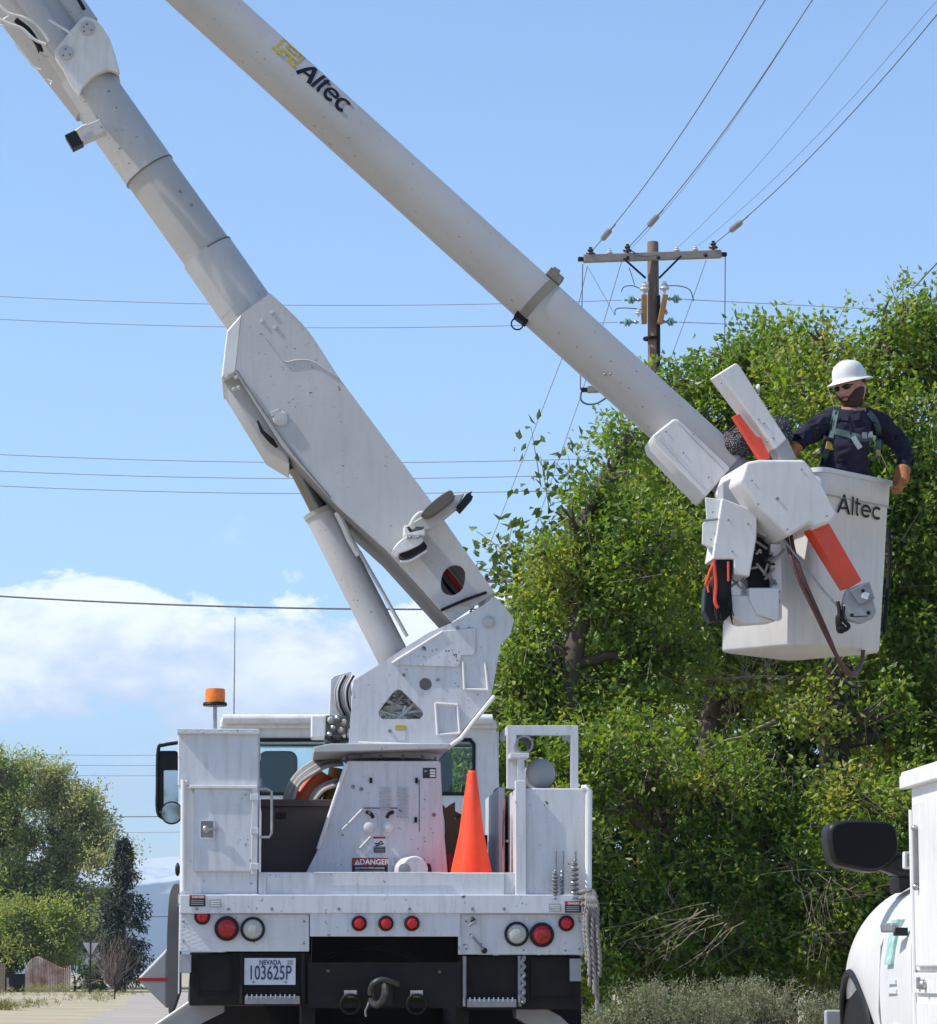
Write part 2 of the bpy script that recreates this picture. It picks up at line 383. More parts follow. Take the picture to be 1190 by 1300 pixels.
def text_mesh(txt, size, origin, ex, ez, mb_name, m, parent, bold=0, align='CENTER', xs=1.0):
    cu = bpy.data.curves.new('t', 'FONT'); cu.body = txt; cu.size = size; cu.align_x = align; cu.align_y = 'CENTER'; cu.offset = bold
    cu.resolution_u = 3; o = bpy.data.objects.new('t', cu); COL.objects.link(o)
    dg = bpy.context.evaluated_depsgraph_get(); me = bpy.data.meshes.new_from_object(o.evaluated_get(dg))
    bpy.data.objects.remove(o); bpy.data.curves.remove(cu)
    ex = Vector(ex).normalized()*xs; ez = Vector(ez).normalized(); origin = Vector(origin)
    for vv in me.vertices: vv.co = origin+ex*vv.co.x+ez*vv.co.y
    me.name = mb_name; me.materials.clear(); me.materials.append(m)
    ob = bpy.data.objects.new(mb_name, me); COL.objects.link(ob); attach(ob, parent); return ob
def skin_mesh(verts, edges, radii, root=0, sub=2):
    me = bpy.data.meshes.new('sk'); me.from_pydata([tuple(v) for v in verts], edges, []); o = bpy.data.objects.new('sk', me); COL.objects.link(o)
    o.modifiers.new('s', 'SKIN')
    sv = me.skin_vertices[0].data
    for i, r in enumerate(radii): sv[i].radius = (r, r) if isinstance(r, (int, float)) else r; sv[i].use_root = (i == root)
    ss = o.modifiers.new('ss', 'SUBSURF'); ss.levels = sub; ss.render_levels = sub
    dg = bpy.context.evaluated_depsgraph_get(); out = bpy.data.meshes.new_from_object(o.evaluated_get(dg))
    bpy.data.objects.remove(o); bpy.data.meshes.remove(me)
    out.polygons.foreach_set('use_smooth', [True]*len(out.polygons)); return out
# ---------------------------------------------------------------- setting
def sheet(name, pts, z, m):
    mb = MB().add([(x, y, z) for x, y in pts], [tuple(range(len(pts)))]); o = mb.build(name, m, flat=True); return tag(o, kind='structure')
DIRT = mat('sandy_dirt', (.42, .335, .245), .95, var=.5, vscale=.35, vcol=(.27, .25, .13), bump=.6, bscale=3)
ASPH = mat('sun_bleached_asphalt', (.29, .26, .225), .9, var=.3, vscale=.35, vcol=(.37, .32, .26), bump=.4, bscale=20)
ASPH2 = mat('grey_cross_road_asphalt', (.10, .10, .105), .9, var=.2, vscale=.5)
NB = 72
sheet('ground', [(9000*math.cos(2*math.pi*i/NB), 9000*math.sin(2*math.pi*i/NB)) for i in range(NB)], 0, DIRT)
sheet('road', [(-4.4, -60), (4.2, -60), (4.2, 150), (-4.4, 150), (-6.8, 120), (-5.2, 80), (-4.4, 40)], .012, ASPH)
sheet('cross_road', [(-260, 168), (260, 168), (260, 190), (-260, 190)], .06, ASPH2)
def mountains():
    xs = np.linspace(-5200, 5200, 261); ys = np.linspace(0, 1, 26); v = []; f = []
    for j, t in enumerate(ys):
        for i, x in enumerate(xs):
            y = 6400+t*2200
            n = noise.fractal(Vector((x*.0011, y*.0011, 3.3)), .9, 2.1, 7)
            ridge = 1-abs(noise.noise(Vector((x*.0009, y*.0007, 8.1))))*1.5
            h = (200+130*n+75*ridge)*math.sin(math.pi*min(t*1.15, 1))**.8*1.02 if 0 < t < 1 else -5
            v.append((x, y, max(h, -5)))
    for j in range(25):
        for i in range(260):
            a = j*261+i; f.append((a, a+1, a+262, a+261))
    m = bpy.data.materials.new('mountain_rock_and_snow'); m.use_nodes = True; N = m.node_tree.nodes; L = m.node_tree.links; p = N['Principled BSDF']
    p.inputs['Roughness'].default_value = .95
    g = N.new('ShaderNodeNewGeometry'); sp = N.new('ShaderNodeSeparateXYZ'); L.new(g.outputs['Position'], sp.inputs[0])
    nz = N.new('ShaderNodeTexNoise'); nz.inputs['Scale'].default_value = .006; nz.inputs['Detail'].default_value = 9; nz.inputs['Roughness'].default_value = .65; L.new(g.outputs['Position'], nz.inputs['Vector'])
    a = N.new('ShaderNodeMath'); a.operation = 'MULTIPLY_ADD'; a.inputs[1].default_value = 230; L.new(nz.outputs[0], a.inputs[0]); L.new(sp.outputs[2], a.inputs[2])
    mr = N.new('ShaderNodeMapRange'); mr.inputs[1].default_value = 305; mr.inputs[2].default_value = 350; L.new(a.outputs[0], mr.inputs[0])
    mx = N.new('ShaderNodeMix'); mx.data_type = 'RGBA'; L.new(mr.outputs[0], mx.inputs[0]); mx.inputs[6].default_value = (.10, .09, .075, 1); mx.inputs[7].default_value = (.8, .8, .82, 1)
    L.new(mx.outputs[2], p.inputs['Base Color'])
    tag(MB().add(v, f).build('hills', m, smooth=60), kind='structure')
mountains()
hz = MB().box(-9500, 9500, -9500, 9500, -6, 620).build('haze', None, flat=True)
hm = bpy.data.materials.new('haze_air'); hm.use_nodes = True; hm.node_tree.nodes.clear()
_o = hm.node_tree.nodes.new('ShaderNodeOutputMaterial'); _v = hm.node_tree.nodes.new('ShaderNodeVolumePrincipled')
_v.inputs['Color'].default_value = (.52, .74, 1, 1); _v.inputs['Density'].default_value = 1.5e-4; _v.inputs['Anisotropy'].default_value = .2
hm.node_tree.links.new(_v.outputs[0], _o.inputs['Volume']); hz.data.materials.append(hm); tag(hz, kind='stuff')

# ---------------------------------------------------------------- bucket truck
T = thing('bucket_truck', 'white utility bucket truck seen from behind with its boom raised over the road', 'truck', (0, 2.2, 0))
def part(mb, name, m, parent=T, label=None, **k):
    o = mb.build(name, m, parent, **k)
    if label: o['label'] = label
    return o
B = lambda *a: MB().pbox(*a)
# tail
part(MB().plate([(228, 1136), (741, 1136), (741, 1160), (228, 1160)], -.06, .05), 'tail_shelf', WHITE, bevel=.006)
part(B(228, 393, 1160.5, 1208, -.02, .03), 'tail_panel', TREAD, bevel=.004)
part(B(393.6, 584.5, 1157, 1189, -.045, .03), 'tail_panel', WHITE, bevel=.004)
part(B(585, 741, 1160.5, 1212, -.02, .03), 'tail_panel', WHITE, bevel=.004)
part(B(582, 586, 1160, 1212, -.03, .01), 'panel_seam', WHITE, bevel=.002)
part(B(328, 641, 1108, 1137, -.0, .06), 'tailboard', WHITE, bevel=.006)
part(MB().pbox(226, 742, 1136, 1150, .06, 3.2), 'bed_floor', WHITE)
part(MB().pbox(226, 229.5, 1150, 1262, .0, .03), 'corner_strip', WHITE, bevel=.003)
def light(u, v, r, lens, nm='tail_light', lab=None):
    c = W(u, v, -.02 if nm != 'marker_light' else -.045); k = r/ppm(0)
    b = MB().lathe([(k, 0), (k, .018), (k*.97, .026), (k*.80, .028), (k*.78, .016)], c, (0, -1, 0), 32)
    o = part(b, nm, BLACKP, label=lab)
    le = MB().lathe([(k*.79, .010), (k*.79, .020), (k*.6, .027), (k*.3, .031), (k*.02, .033)], c, (0, -1, 0), 32)
    le.build('lens', lens, o)
    MB().lathe([(k*.34, .031), (k*.34, .034), (k*.02, .036)], c, (0, -1, 0), 16).build('lens_boss', lens, o)
light(257, 1164, 10, REDL2); light(288, 1179, 15.5, REDL); light(321, 1180, 15.5, CLEARL, lab='clear reversing light')
for u in (456, 490, 523): light(u, 1172.5, 9.7, REDL2, 'marker_light')
light(656, 1186, 15.5, CLEARL, lab='clear reversing light'); light(688, 1187, 15.5, REDL); light(719, 1172.5, 10, REDL2)
def decal(u0, u1, v0, v1, Y, m, name='decal', parent=T, thick=.0015):
    return part(MB().pbox(u0, u1, v0, v1, Y-thick, Y), name, m, parent)
for u0, v0, Y in ((240.5, 1136.5, -.062), (717.5, 1144.5, -.062)):
    d = decal(u0, u0+20.5, v0, v0+14.5, Y, DECALK, 'warning_decal'); decal(u0+.3, u0+20.2, v0+.3, v0+4.6, Y-.002, DECALR, 'decal_band', d)
    text_mesh('DANGER', .017, W(u0+11, v0+2.6, Y-.0045), (1, 0, 0), (0, 0, 1), 'lettering', DECALW, d, .0004)
    for q in range(3): decal(u0+2, u0+18, v0+6.4+q*2.4, v0+7.3+q*2.4, Y-.002, DECALW if q == 5 else GREYP, 'decal_line', d)
for u0, v0 in ((266, 1142), (697.5, 1147.5)):
    d = decal(u0, u0+15, v0, v0+10, -.062, GREYP, 'small_plate')
    for q in range(3): decal(u0+1.5, u0+13.5, v0+2+q*2.8, v0+3+q*2.8, -.0645, DECALW, 'decal_line', d)
# T-handle hooks on the right panel
part(MB().path([W(600, 1165, -.03), W(603, 1170, -.06), W(596, 1176, -.06)], .008), 'latch_hook', GREYM)
part(MB().sphere(W(601, 1169, -.05), .016), 'bolt', BLACKP)
part(MB().path([W(598, 1187, -.03), W(600, 1189, -.06), W(614, 1205, -.05)], .007), 'latch_rod', GREYM)
part(MB().sphere(W(615, 1207, -.05), .018), 'rubber_knob', BLACKP)
# wheels, chassis, black steps
part(B(240, 393, 1209, 1277, .05, .6), 'under_box', DARK, bevel=.01)
part(B(586, 738, 1213, 1282, .05, .6), 'under_box', DARK, bevel=.01)
for (u0, u1, v0, v1) in ((250, 294, 1212, 1262), (674, 729, 1216, 1269)):
    part(MB().plate([(u0, v0), (u1, v0), (u1, v1), (u0, v1)], .035, .05, holes=[[(u0+1.5, v0+1.5), (u1-1.5, v0+1.5), (u1-1.5, v1-1.5), (u0+1.5, v1-1.5)]]), 'mud_flap_frame', DARK)
part(B(228, 243, 1212, 1235, .0, .05), 'bracket', GREYP, bevel=.004); part(B(724, 738, 1217, 1246, .0, .05), 'bracket', GREYP, bevel=.004)
def step(u0, u1, v, bot):
    st = part(B(u0, u1, v, v+10, -.04, .03), 'step', GREYM, bevel=.003)
    mb = MB()
    n = int((u1-u0)/6)
    for i in range(n):
        a = W(u0+3+i*6, v, -.035); mb.tube(a-Vector((0, 0, .012)), a+Vector((0, 0, .012)), .008, .004, 6)
    mb.build('tread_teeth', STEEL, st)
    for u in (u0-4, u1+4):
        part(MB().tube(W(u, bot, .0), W(u, v+9, .0), .012, n=8), 'step_hanger', DARK if u < 400 else GREYM)
step(311, 381, 1265, 1210); step(594, 656, 1269, 1214)
part(MB().path([W(664+2*math.sin(i*1.3), 1214+i*2.2, -.01) for i in range(28)], .012, 6), 'cable', GREYM)
part(MB().plate([(391, 1222), (586, 1222), (586, 1280), (391, 1280)], .0, .12, holes=[circ(417, 1232, 2.5), circ(559, 1234, 2.5)]), 'hitch_crossmember', DARK, flat=True)
part(B(396, 580, 1190, 1222, .5, .7), 'chassis_crossmember', DARK)
part(MB().path(spline([W(410, 1218, .3), W(440, 1206, .25), (W(480, 1204, .22)), W(515, 1212, .25), W(530, 1224, .3)]), .012), 'air_line', DARK)
for x in (-.45, .45): part(MB().box(x-.04, x+.04, .12, 7.2, .55, .80), 'chassis_rail', DARK)
DARKST = mat('greasy_cast_steel', (.10, .095, .085), .4, metal=.6, var=.5, vscale=30, vcol=(.03, .028, .025))
# pintle hitch and towing rings
h = part(MB().obox(W(486, 1262, -.03), (.06, 0, 0), (0, .03, 0), (0, 0, .07)), 'pintle_hitch', DARK, bevel=.012)
MB().path(spline([W(470, 1262, -.10), W(473, 1250, -.14), W(484, 1244, -.15), W(497, 1247, -.14), W(505, 1250, -.10)]), .017).build('hitch_jaw', DARKST, h)
MB().path(spline([W(486, 1246, -.12), W(489, 1256, -.17), W(486, 1270, -.17), W(478, 1276, -.13), W(470, 1270, -.10)]), .02).build('hitch_horn', DARKST, h)
MB().path(spline([W(470, 1268, -.1), W(467, 1277, -.11), W(464, 1284, -.1), W(465, 1291, -.1)]), .006).build('chain', GREYM, h)
for u in (445, 529):
    r_ = part(MB().tube(W(u-8, 1262, -.03), W(u+8, 1262, -.03), .022, n=14), 'towing_ring', GREYM)
    MB().torus(W(u, 1275, -.045), (0, 1, .2), .055, .0085, 28, 8).build('ring', DARK, r_)
# licence plate
lp = part(B(310, 375.5, 1216.5, 1250.5, .005, .012), 'licence_plate', mat('plate_white', (.60, .63, .68), .35, var=.15, vscale=12), bevel=.001)
PLN = mat('plate_navy', (.03, .045, .13), .5)
text_mesh('103625P', .116, W(342.7, 1236, .001), (1, 0, 0), (0, 0, 1), 'lettering', PLN, lp, .0012, xs=.62)
text_mesh('NEVADA', .040, W(343, 1222.3, .001), (1, 0, 0), (0, 0, 1), 'lettering', PLN, lp, .0008, xs=.80)
for u in (322, 363): MB().lathe([(.007, 0), (.006, .004), (.001, .005)], W(u, 1247, .003), (0, -1, 0), 10).build('bolt', GREYM, lp)
decal(365, 372, 1219, 1225, .003, GREYP, 'registration_sticker', lp)
part(B(300, 384, 1210, 1262, .03, .05), 'plate_backing', DARK)
# wheels
def wheel(x, y, dual=False, r=.5):
    w = part(MB().lathe([(r*.55, -.14), (r*.93, -.14), (r, -.10), (r, .10), (r*.93, .14), (r*.55, .14)], (x, y, r), (1, 0, 0), 40), 'wheel', RUBBERT)
    MB().lathe([(r*.56, -.10), (r*.5, -.02), (r*.2, -.02), (r*.18, .05), (r*.02, .06)], (x, y, r), (1 if x > 0 else -1, 0, 0), 24).build('rim', BWHITE, w)
for x in (-1.06, -.74, .74, 1.06): wheel(x, 2.3)
for x in (-1.0, 1.0): wheel(x, 6.2)
part(MB().plate(sm([(214, 1285), (212, 1200), (214, 1150), (217, 1130), (222, 1122)], 4)+[(227, 1122), (227, 1260), (221, 1278), (216, 1290)], .6, 1.2), 'mud_flap', mat('worn_grey_rubber', (.12, .12, .115), .7, var=.3, vscale=4), label='worn grey rear mud flap')
part(MB().plate([(213, 1203), (213, 1282), (174, 1243)], 3.2, 3.5), 'side_guard', GREYP, bevel=.02, label='grey pointed guard with red stripe'); 
decal(176, 213, 1241.5, 1246, 3.2, DECALR, 'reflective_stripe')
# outriggers, sloping legs that spread to the ground
for sgn, pts in ((-1, [(240, 1272), (196, 1302), (150, 1335), (165, 1345), (285, 1285), (285, 1272)]), (1, [(655, 1278), (655, 1292), (742, 1345), (757, 1335), (712, 1290), (690, 1278)])):
    part(MB().plate(pts, .3, .55), 'outrigger_leg', GREYP, bevel=.008)
    p = W(160 if sgn < 0 else 748, 1340, .42)
    part(MB().tube((p.x, .42, p.z), (p.x, .42, .06), .05), 'outrigger_jack', STEEL)
    part(MB().box(p.x-.22, p.x+.22, .2, .64, .02, .06), 'outrigger_pad', GREYP, bevel=.01)
part(MB().tube(W(240, 1273, .29), W(150, 1334, .29), .008), 'outrigger_edge', BWHITE)

# left box
part(MB().plate([(226, 931), (328, 929), (328, 998), (226, 998)], 0, 2.2), 'upper_bin', WHITE, bevel=.008)
part(MB().pbox(224.5, 329.5, 925.5, 931.5, -.03, 2.25), 'bin_lid', TREAD, bevel=.004)
part(MB().pbox(228, 328, 998, 1136, .0, 2.2), 'side_bin', WHITE, bevel=.008)
dr = part(MB().pbox(245, 324, 1001, 1106.5, -.028, 0), 'bin_door', WHITE, bevel=.008)
MB().plate(rrect(253, 273, 1040.5, 1065.5, 2), -.036, -.028, holes=[rrect(255, 271, 1042.5, 1063.5, 1)]).build('latch_frame', WHITE, dr, bevel=.001)
MB().pbox(255, 271, 1042.5, 1063.5, -.0295, -.027).build('latch_recess', GREYM, dr)
lk = MB().lathe([(.022, 0), (.022, .008), (.012, .016), (.002, .017)], W(262, 1053, -.028), (0, -1, 0), 16).build('lock', STEEL, dr)
MB().obox(W(270, 1053, -.045), (.028, 0, 0), (0, .006, 0), (0, 0, .009)).build('latch_handle', STEEL, dr, bevel=.003)
part(MB().pbox(240, 327, 997, 1001, -.045, .0), 'drip_rail', BWHITE, bevel=.004)
part(MB().path([W(236, 993, -.03), W(233, 990, -.03), W(233, 1132, -.03)], .017, 10), 'grab_rail', BWHITE)
part(MB().pbox(319, 327.5, 1000, 1110, -.04, -.0285), 'door_hinge', WHITE, bevel=.003)
part(MB().path([W(328, 1002, -.04), W(339, 1002, -.04), W(345, 1005, -.04), W(345, 1058, -.04), W(342, 1063, -.04), W(328, 1063, -.04)], .008, 8), 'grab_handle', STEEL)
part(MB().pbox(335, 338, 1108, 1136, -.008, 0), 'tailboard_seam', WHITE, bevel=.001)
part(MB().sphere(W(225.5, 1104, .1), (.015, .03, .04)), 'side_marker', BLACKP)

# beacon + whip antenna
bp = part(MB().tube(W(273, 930, .5), W(273, 896, .5), .012), 'beacon_post', STEEL)
MB().lathe([(.070, -.01), (.074, .0), (.070, .012)], W(273, 894.5, .5), (0, 0, 1), 28).build('beacon_base', BLACKP, bp)
MB().lathe([(.060, .012), (.061, .07), (.058, .094), (.03, .097), (.001, .098)], W(273, 894.5, .5), (0, 0, 1), 32).build('beacon_lens', AMBER, bp)
part(MB().tube(W(297, 910, 4.2), W(298.5, 783, 4.2), .006, .0035, 6), 'whip_antenna', GREYM)

# right box
part(MB().pbox(656, 749, 1001, 1142, .0, 1.9), 'side_bin', WHITE, bevel=.008)
part(MB().pbox(655, 668, 991, 1141, -.03, .03), 'corner_post', WHITE, bevel=.004)
part(MB().path([W(740, 1001, -.02), W(744, 1000, -.03), W(748, 1004, -.03), W(747, 1128, -.03)], .020, 10), 'grab_rail', BWHITE)
part(MB().pbox(634, 641, 1001, 1142, .6, 1.8), 'inner_panel', WHITE)
part(MB().path([W(655, 1001, .3), W(631, 1001, 1.1), W(628, 1004, 1.2), W(628, 1066, 1.2), W(632, 1068, 1.1), W(645, 1068, .5)], .008, 8), 'grab_handle', STEEL)
part(MB().path(spline([W(641, 1015, .5), W(639, 1060, .5), W(640, 1118, .45)]), .007, 6), 'red_hose', mat('faded_red_hose', (.3, .12, .09), .7))
part(MB().path(spline([W(637, 1010, .8), W(634, 1050, .8), W(634, 1112, .8)]), .004, 6), 'wire', HOSEW)
ch = MB()
for i in range(7):
    c = W(640+(i % 2)*1.4, 1114+i*3.1, .06); ch.torus(c, (1, 0, 0) if i % 2 else (0, 1, 0), .011, .003, 10, 5)
part(ch, 'chain', GREYM)
part(B(641, 655.2, 1108, 1141, .02, .1), 'bin_end_plate', WHITE, bevel=.003)
# box frame on the right bin
fr = part(MB().plate([(644, 921), (734.5, 921), (734.5, 1001), (725, 1001), (725, 933.5), (656, 933.5), (656, 1001), (644, 1001)], .25, .31), 'rack_frame', WHITE, bevel=.003)
MB().plate([(644, 921), (734.5, 921), (734.5, 1001), (725, 1001), (725, 933.5), (656, 933.5), (656, 1001), (644, 1001)], .85, .91).build('rack_frame', WHITE, fr, bevel=.003)
MB().pbox(644, 656, 922, 932, .31, .85).build('side_rail', WHITE, fr); MB().pbox(725, 734, 922, 932, .31, .85).build('side_rail', WHITE, fr)
part(MB().lathe([(.055, 0), (.055, .34), (.042, .34), (.042, .0), (.055, .0)], W(666, 945, .1), (0, 1, 0), 28, False), 'tube_holder', GREYM)
part(B(648, 672, 956, 962, .08, .3), 'holder_bracket', WHITE, bevel=.003); part(B(657, 666, 962, 1000, .1, .14), 'holder_post', WHITE)
part(MB().lathe([(.02, -.035), (.065, -.02), (.088, .01), (.091, .04), (.091, .5), (.06, .54)], W(687, 982, .3), (0, 1, 0), 32), 'air_tank', GREYP)
# augers and drill bits standing in the tail trough
for u, vt, vb, w in ((705, 1081, 1142, 4.5), (714.5, 1080, 1142, 2.3), (730, 1081, 1142, 6.5)):
    a = part(MB().tube(W(u+1, vt, -.035), W(u, vb, -.035), .0055, n=8), 'auger_bit', GREYM)
    pts = []
    v0 = vt+24 if w < 6 else vt+10
    for i in range(90):
        q = i/89; ang = q*2*math.pi*8; c = W(u-.4, v0+(vb-v0)*q, -.045); rr = .68*w/ppm(0)*(.55+.45*min(1, q*4))*(.8 if w < 3 else 1)
        pts.append(c+Vector((math.cos(ang)*rr, math.sin(ang)*rr, 0)))
    MB().path(pts, .0065, 5).build('auger_flight', GREYM, a)

# pedestal
ped = [(443, 966), (557, 966), (559.5, 968), (563, 1040), (569, 1113), (386, 1113), (402, 1082), (439, 968)]
part(MB().plate(ped, .5, 1.5), 'pedestal', WHITE, bevel=.012)
part(MB().tube(W(440, 970, .49), W(404, 1078, .49), .012, n=10), 'pedestal_edge', BWHITE)
for u in (489, 511.5):
    for i in range(8):
        v = 999+i*5.2
        if v > (1029 if u < 500 else 1038): continue
        part(MB().add([W(u-7, v, .5), W(u+7, v, .5), W(u+7, v+2.6, .482), W(u-7, v+2.6, .482), W(u-7, v+2.9, .5), W(u+7, v+2.9, .5)],
             [(0, 1, 2, 3), (3, 2, 5, 4), (0, 3, 4), (1, 5, 2)]), 'louvre', WHITE)
part(MB().path([W(462, 1026, .498), W(504, 1026, .498), W(512, 1032, .498)], .004, 4), 'panel_seam', GREYM)
for u, v in ((471, 991), (529, 991), (528, 1041)): part(MB().obox(W(u, v, .495), (.008, 0, 0), (0, .01, 0), (0, 0, .016)), 'cover_clip', DARK)
part(MB().path([W(532.5, 990, .498), W(532.5, 1056, .498)], .003, 4), 'panel_seam', GREYM)
for u in (468, 493):
    b = part(MB().lathe([(.034, 0), (.032, .010), (.020, .013), (.019, .03), (.004, .032)], W(u, 1050.5, .5), (0, -1, 0), 24), 'valve_knob', BWHITE)
    s = 1 if u == 468 else -1
    part(MB().path([W(u+2-4*s, 1031, .48), W(u+2+1*s, 1033, .46), W(u+2+4*s, 1038, .47)], .012, 8), 'black_handle', BLACKP)
part(MB().pbox(481, 482.2, 1028, 1055, .492, .5), 'tie_strip', BWHITE)
for a, b in (((461, 1026.5), (443, 1045)), ((441.5, 1046.5), (434.5, 1053)), ((470.5, 1062.5), (457, 1077))):
    part(MB().tube(W(*a, .49), W(*b, .49), .006, n=8), 'weld_rod', BWHITE)
for u, v in ((459, 1002), (448.5, 999), (551, 1034.5)): part(MB().lathe([(.012, 0), (.012, .006), (.003, .01)], W(u, v, .5), (0, -1, 0), 12), 'bolt', GREYM if u < 500 else mat('rusty_bolt_steel', (.28, .14, .08), .7))
d = decal(447, 492.5, 1089.5, 1111, .498, DECALK, 'danger_sign'); decal(447.6, 492, 1090, 1099.3, .4955, DECALR, 'sign_band', d)
text_mesh('DANGER', .044, W(475.5, 1094.7, .4925), (1, 0, 0), (0, 0, 1), 'lettering', DECALW, d, .001, xs=1.0)
text_mesh('ELECTROCUTION HAZARD', .0155, W(469.7, 1102.3, .4945), (1, 0, 0), (0, 0, 1), 'lettering', DECALW, d, .0002, xs=.92)
MB().plate([(450, 1098), (457.5, 1098), (453.8, 1091.3)], .4935, .4945, holes=[[(453.2, 1096.8), (454.4, 1096.8), (453.8, 1093)]]).build('warning_triangle', DECALW, d)
for q in range(2): decal(451, 489, 1105.6+q*2.6, 1106.6+q*2.6, .4955, GREYP, 'decal_line', d)
d = decal(474, 490, 1062, 1083, .498, DECALW, 'hazard_decal'); decal(474.3, 489.7, 1062.3, 1064.8, .4955, DECALR, 'decal_band', d)
MB().path([W(476, 1071, .494), W(481, 1071, .494), W(484, 1068, .494), W(487, 1071, .494), W(481, 1073, .494), W(477, 1074, .494)], .004, 5).build('hand_symbol', DECALK, d)
decal(474.6, 489.4, 1075, 1082.7, .4955, DECALK, 'decal_text_block', d)
for q in range(3): decal(475.5, 488.5, 1076+q*2.2, 1076.7+q*2.2, .4945, GREYP, 'decal_line', d)
d = decal(537, 554, 975, 988, .498, DECALK, 'rating_plate')
decal(546, 553, 977, 979.4, .4955, DECALW, 'plate_field', d); decal(546, 553, 980.4, 983, .4955, DECALW, 'plate_field', d); decal(546, 553, 984, 986.5, .4955, DECALW, 'plate_field', d); decal(539, 542.5, 978, 980, .4955, GREYP, 'plate_field', d)
rl = part(MB().lathe([(.083, 0), (.083, .20), (.075, .21), (.04, .21)], W(518, 1106, .47), (.15, -1, 0), 32), 'flood_lamp', BWHITE)
MB().lathe([(.036, 0), (.036, .012), (.002, .016)], W(513.5, 1104, .26), (.1, -1, 0), 24).build('lamp_glass', GREYP, rl)
MB().lathe([(.045, 0), (.045, .05), (.02, .06)], W(535, 1106, .40), (.9, -.4, 0), 20).build('lamp_socket', BLACKP, rl)

# turntable and turret
part(MB().lathe([(.30, 0), (.30, .055), (.31, .06), (.31, .075)], (W(496, 966, .95).x, .95, W(496, 966, .95).z), (0, 0, 1), 48), 'slew_ring', WHITE2)
for i in range(14):
    a = i/14*2*math.pi; c = Vector((W(496, 960, .95).x+math.cos(a)*.30, .95+math.sin(a)*.30, W(496, 960, .6).z)); part(MB().tube(c-Vector((0, 0, .012)), c+Vector((0, 0, .014)), .012, n=6), 'slew_bolt', GREYM)
part(MB().plate([(398, 948.5), (420, 944), (572, 944), (569, 950.5), (399, 955)], .42, 1.42), 'turret_base_plate', WHITE2, bevel=.005)
tur = [(443, 945), (446, 905), (449, 864), (478, 846), (516, 821), (545, 803), (575, 790), (616, 767), (628, 757), (641, 770), (653, 787), (648, 806), (636, 818), (630, 850), (624, 883), (572, 946), (565, 948)]
tri = [(481, 903), (486, 896), (500, 878), (505, 875), (510, 876), (536, 902), (538, 907), (533, 913), (486, 913), (481, 909)]
part(MB().plate(tur, .5, .56, holes=[tri, circ(540.5, 868.5, 8)]), 'turret_plate', WHITE, flat=True)
part(MB().plate(tur, 1.34, 1.40), 'turret_plate', WHITE, bevel=.005)
part(MB().plate([(449, 868), (516, 823), (575, 792), (575, 800), (516, 832), (455, 872)], .57, 1.33), 'turret_web', WHITE2)
part(MB().plate([(624, 886), (630, 850), (635, 818), (629, 818), (624, 850), (618, 886), (566, 944), (572, 946)], .57, 1.33), 'turret_web', WHITE2)
part(MB().plate([(420, 862), (424, 858), (446, 852), (446, 905), (440, 940), (417, 930)], .75, .80), 'gearbox_guard', WHITE, bevel=.004)
# raised pads and bent flanges on the turret side
part(MB().plate([(498, 843), (503, 836), (562, 801), (604, 797), (604, 828), (600, 832), (586, 832), (584, 843), (580, 847), (502, 844)], .485, .499), 'stiffener_plate', WHITE, bevel=.004)
for (q) in ([(553, 893), (581, 895), (584, 931), (556, 933)], [(588, 840), (616, 840), (620, 876), (590, 875)]):
    P = [W(u, v, .49) for u, v in q]
    for i in range(4):
        if q[0][1] < 850 and i == 0: continue
        part(MB().tube(P[i], P[(i+1) % 4], .0085, n=8), 'weld_flange', BWHITE)
part(MB().path([W(628, 884, .49), W(600, 918, .47), (W(586, 937, .47)), W(568, 950, .48)], .014, 8), 'edge_flange', BWHITE)
part(MB().tube(W(455, 943, .48), W(562, 947, .48), .009, n=8), 'edge_flange', BWHITE)
part(MB().tube(W(498, 842, .485), W(562, 802, .485), .008, n=8), 'edge_flange', BWHITE)
pn = part(MB().lathe([(.038, 0), (.038, .012), (.030, .018), (.028, .03), (.002, .032)], W(620.5, 790, .5), (0, -1, 0), 28), 'pivot_pin', WHITE2)
for u, v in ((581, 797), (596, 798), (495, 928), (556, 863), (513, 857)): part(MB().lathe([(.011, 0), (.010, .007), (.002, .009)], W(u, v, .5), (0, -1, 0), 10), 'bolt', GREYM)
d = decal(502, 516, 921, 927, .499, DECALY, 'warning_decal'); decal(503, 515, 928, 940, .499, mat('faded_print', (.55, .56, .58), .6), 'instruction_print', d)
# hoses inside the turret
for k in range(34):
    a = W(random.uniform(470, 545), random.uniform(872, 922), random.uniform(.60, .74)); c = W(random.uniform(472, 545), random.uniform(872, 920), random.uniform(.60, .74))
    mid = (a+c)/2+Vector((random.uniform(-.05, .05), 0, random.uniform(-.06, .04))); part(MB().path(spline([a, mid, c]), random.uniform(.006, .012), 7), 'hydraulic_hose', random.choice([HOSEW, BWHITE, BWHITE, STEEL, GREYM]))
for k in range(7):
    u0 = 428+k*2.6; part(MB().path(spline([W(u0+6, 858, .7), W(u0-2, 875, .66), W(u0-1, 895, .66), W(u0+5, 910, .7), W(u0, 925, .7)]), .006, 7), 'hydraulic_hose', [HOSEW, BWHITE, DARK, GREYM][k % 4])
gb = part(MB().pbox(395, 414, 908, 937, .62, .8), 'swing_gearbox', BWHITE, bevel=.01)
for i, (u, v) in enumerate(((420, 915), (429, 913), (437, 918), (424, 925), (433, 928), (419, 934), (437, 936))):
    MB().lathe([(.022, 0), (.022, .04), (.012, .05), (.01, .09)], W(u, v, .66), (0, -1, 0), 12).build('fitting', STEEL if i % 2 else HOSEW, gb)
MB().pbox(412, 441, 908, 944, .68, .9).build('valve_block', GREYM, gb, bevel=.01)
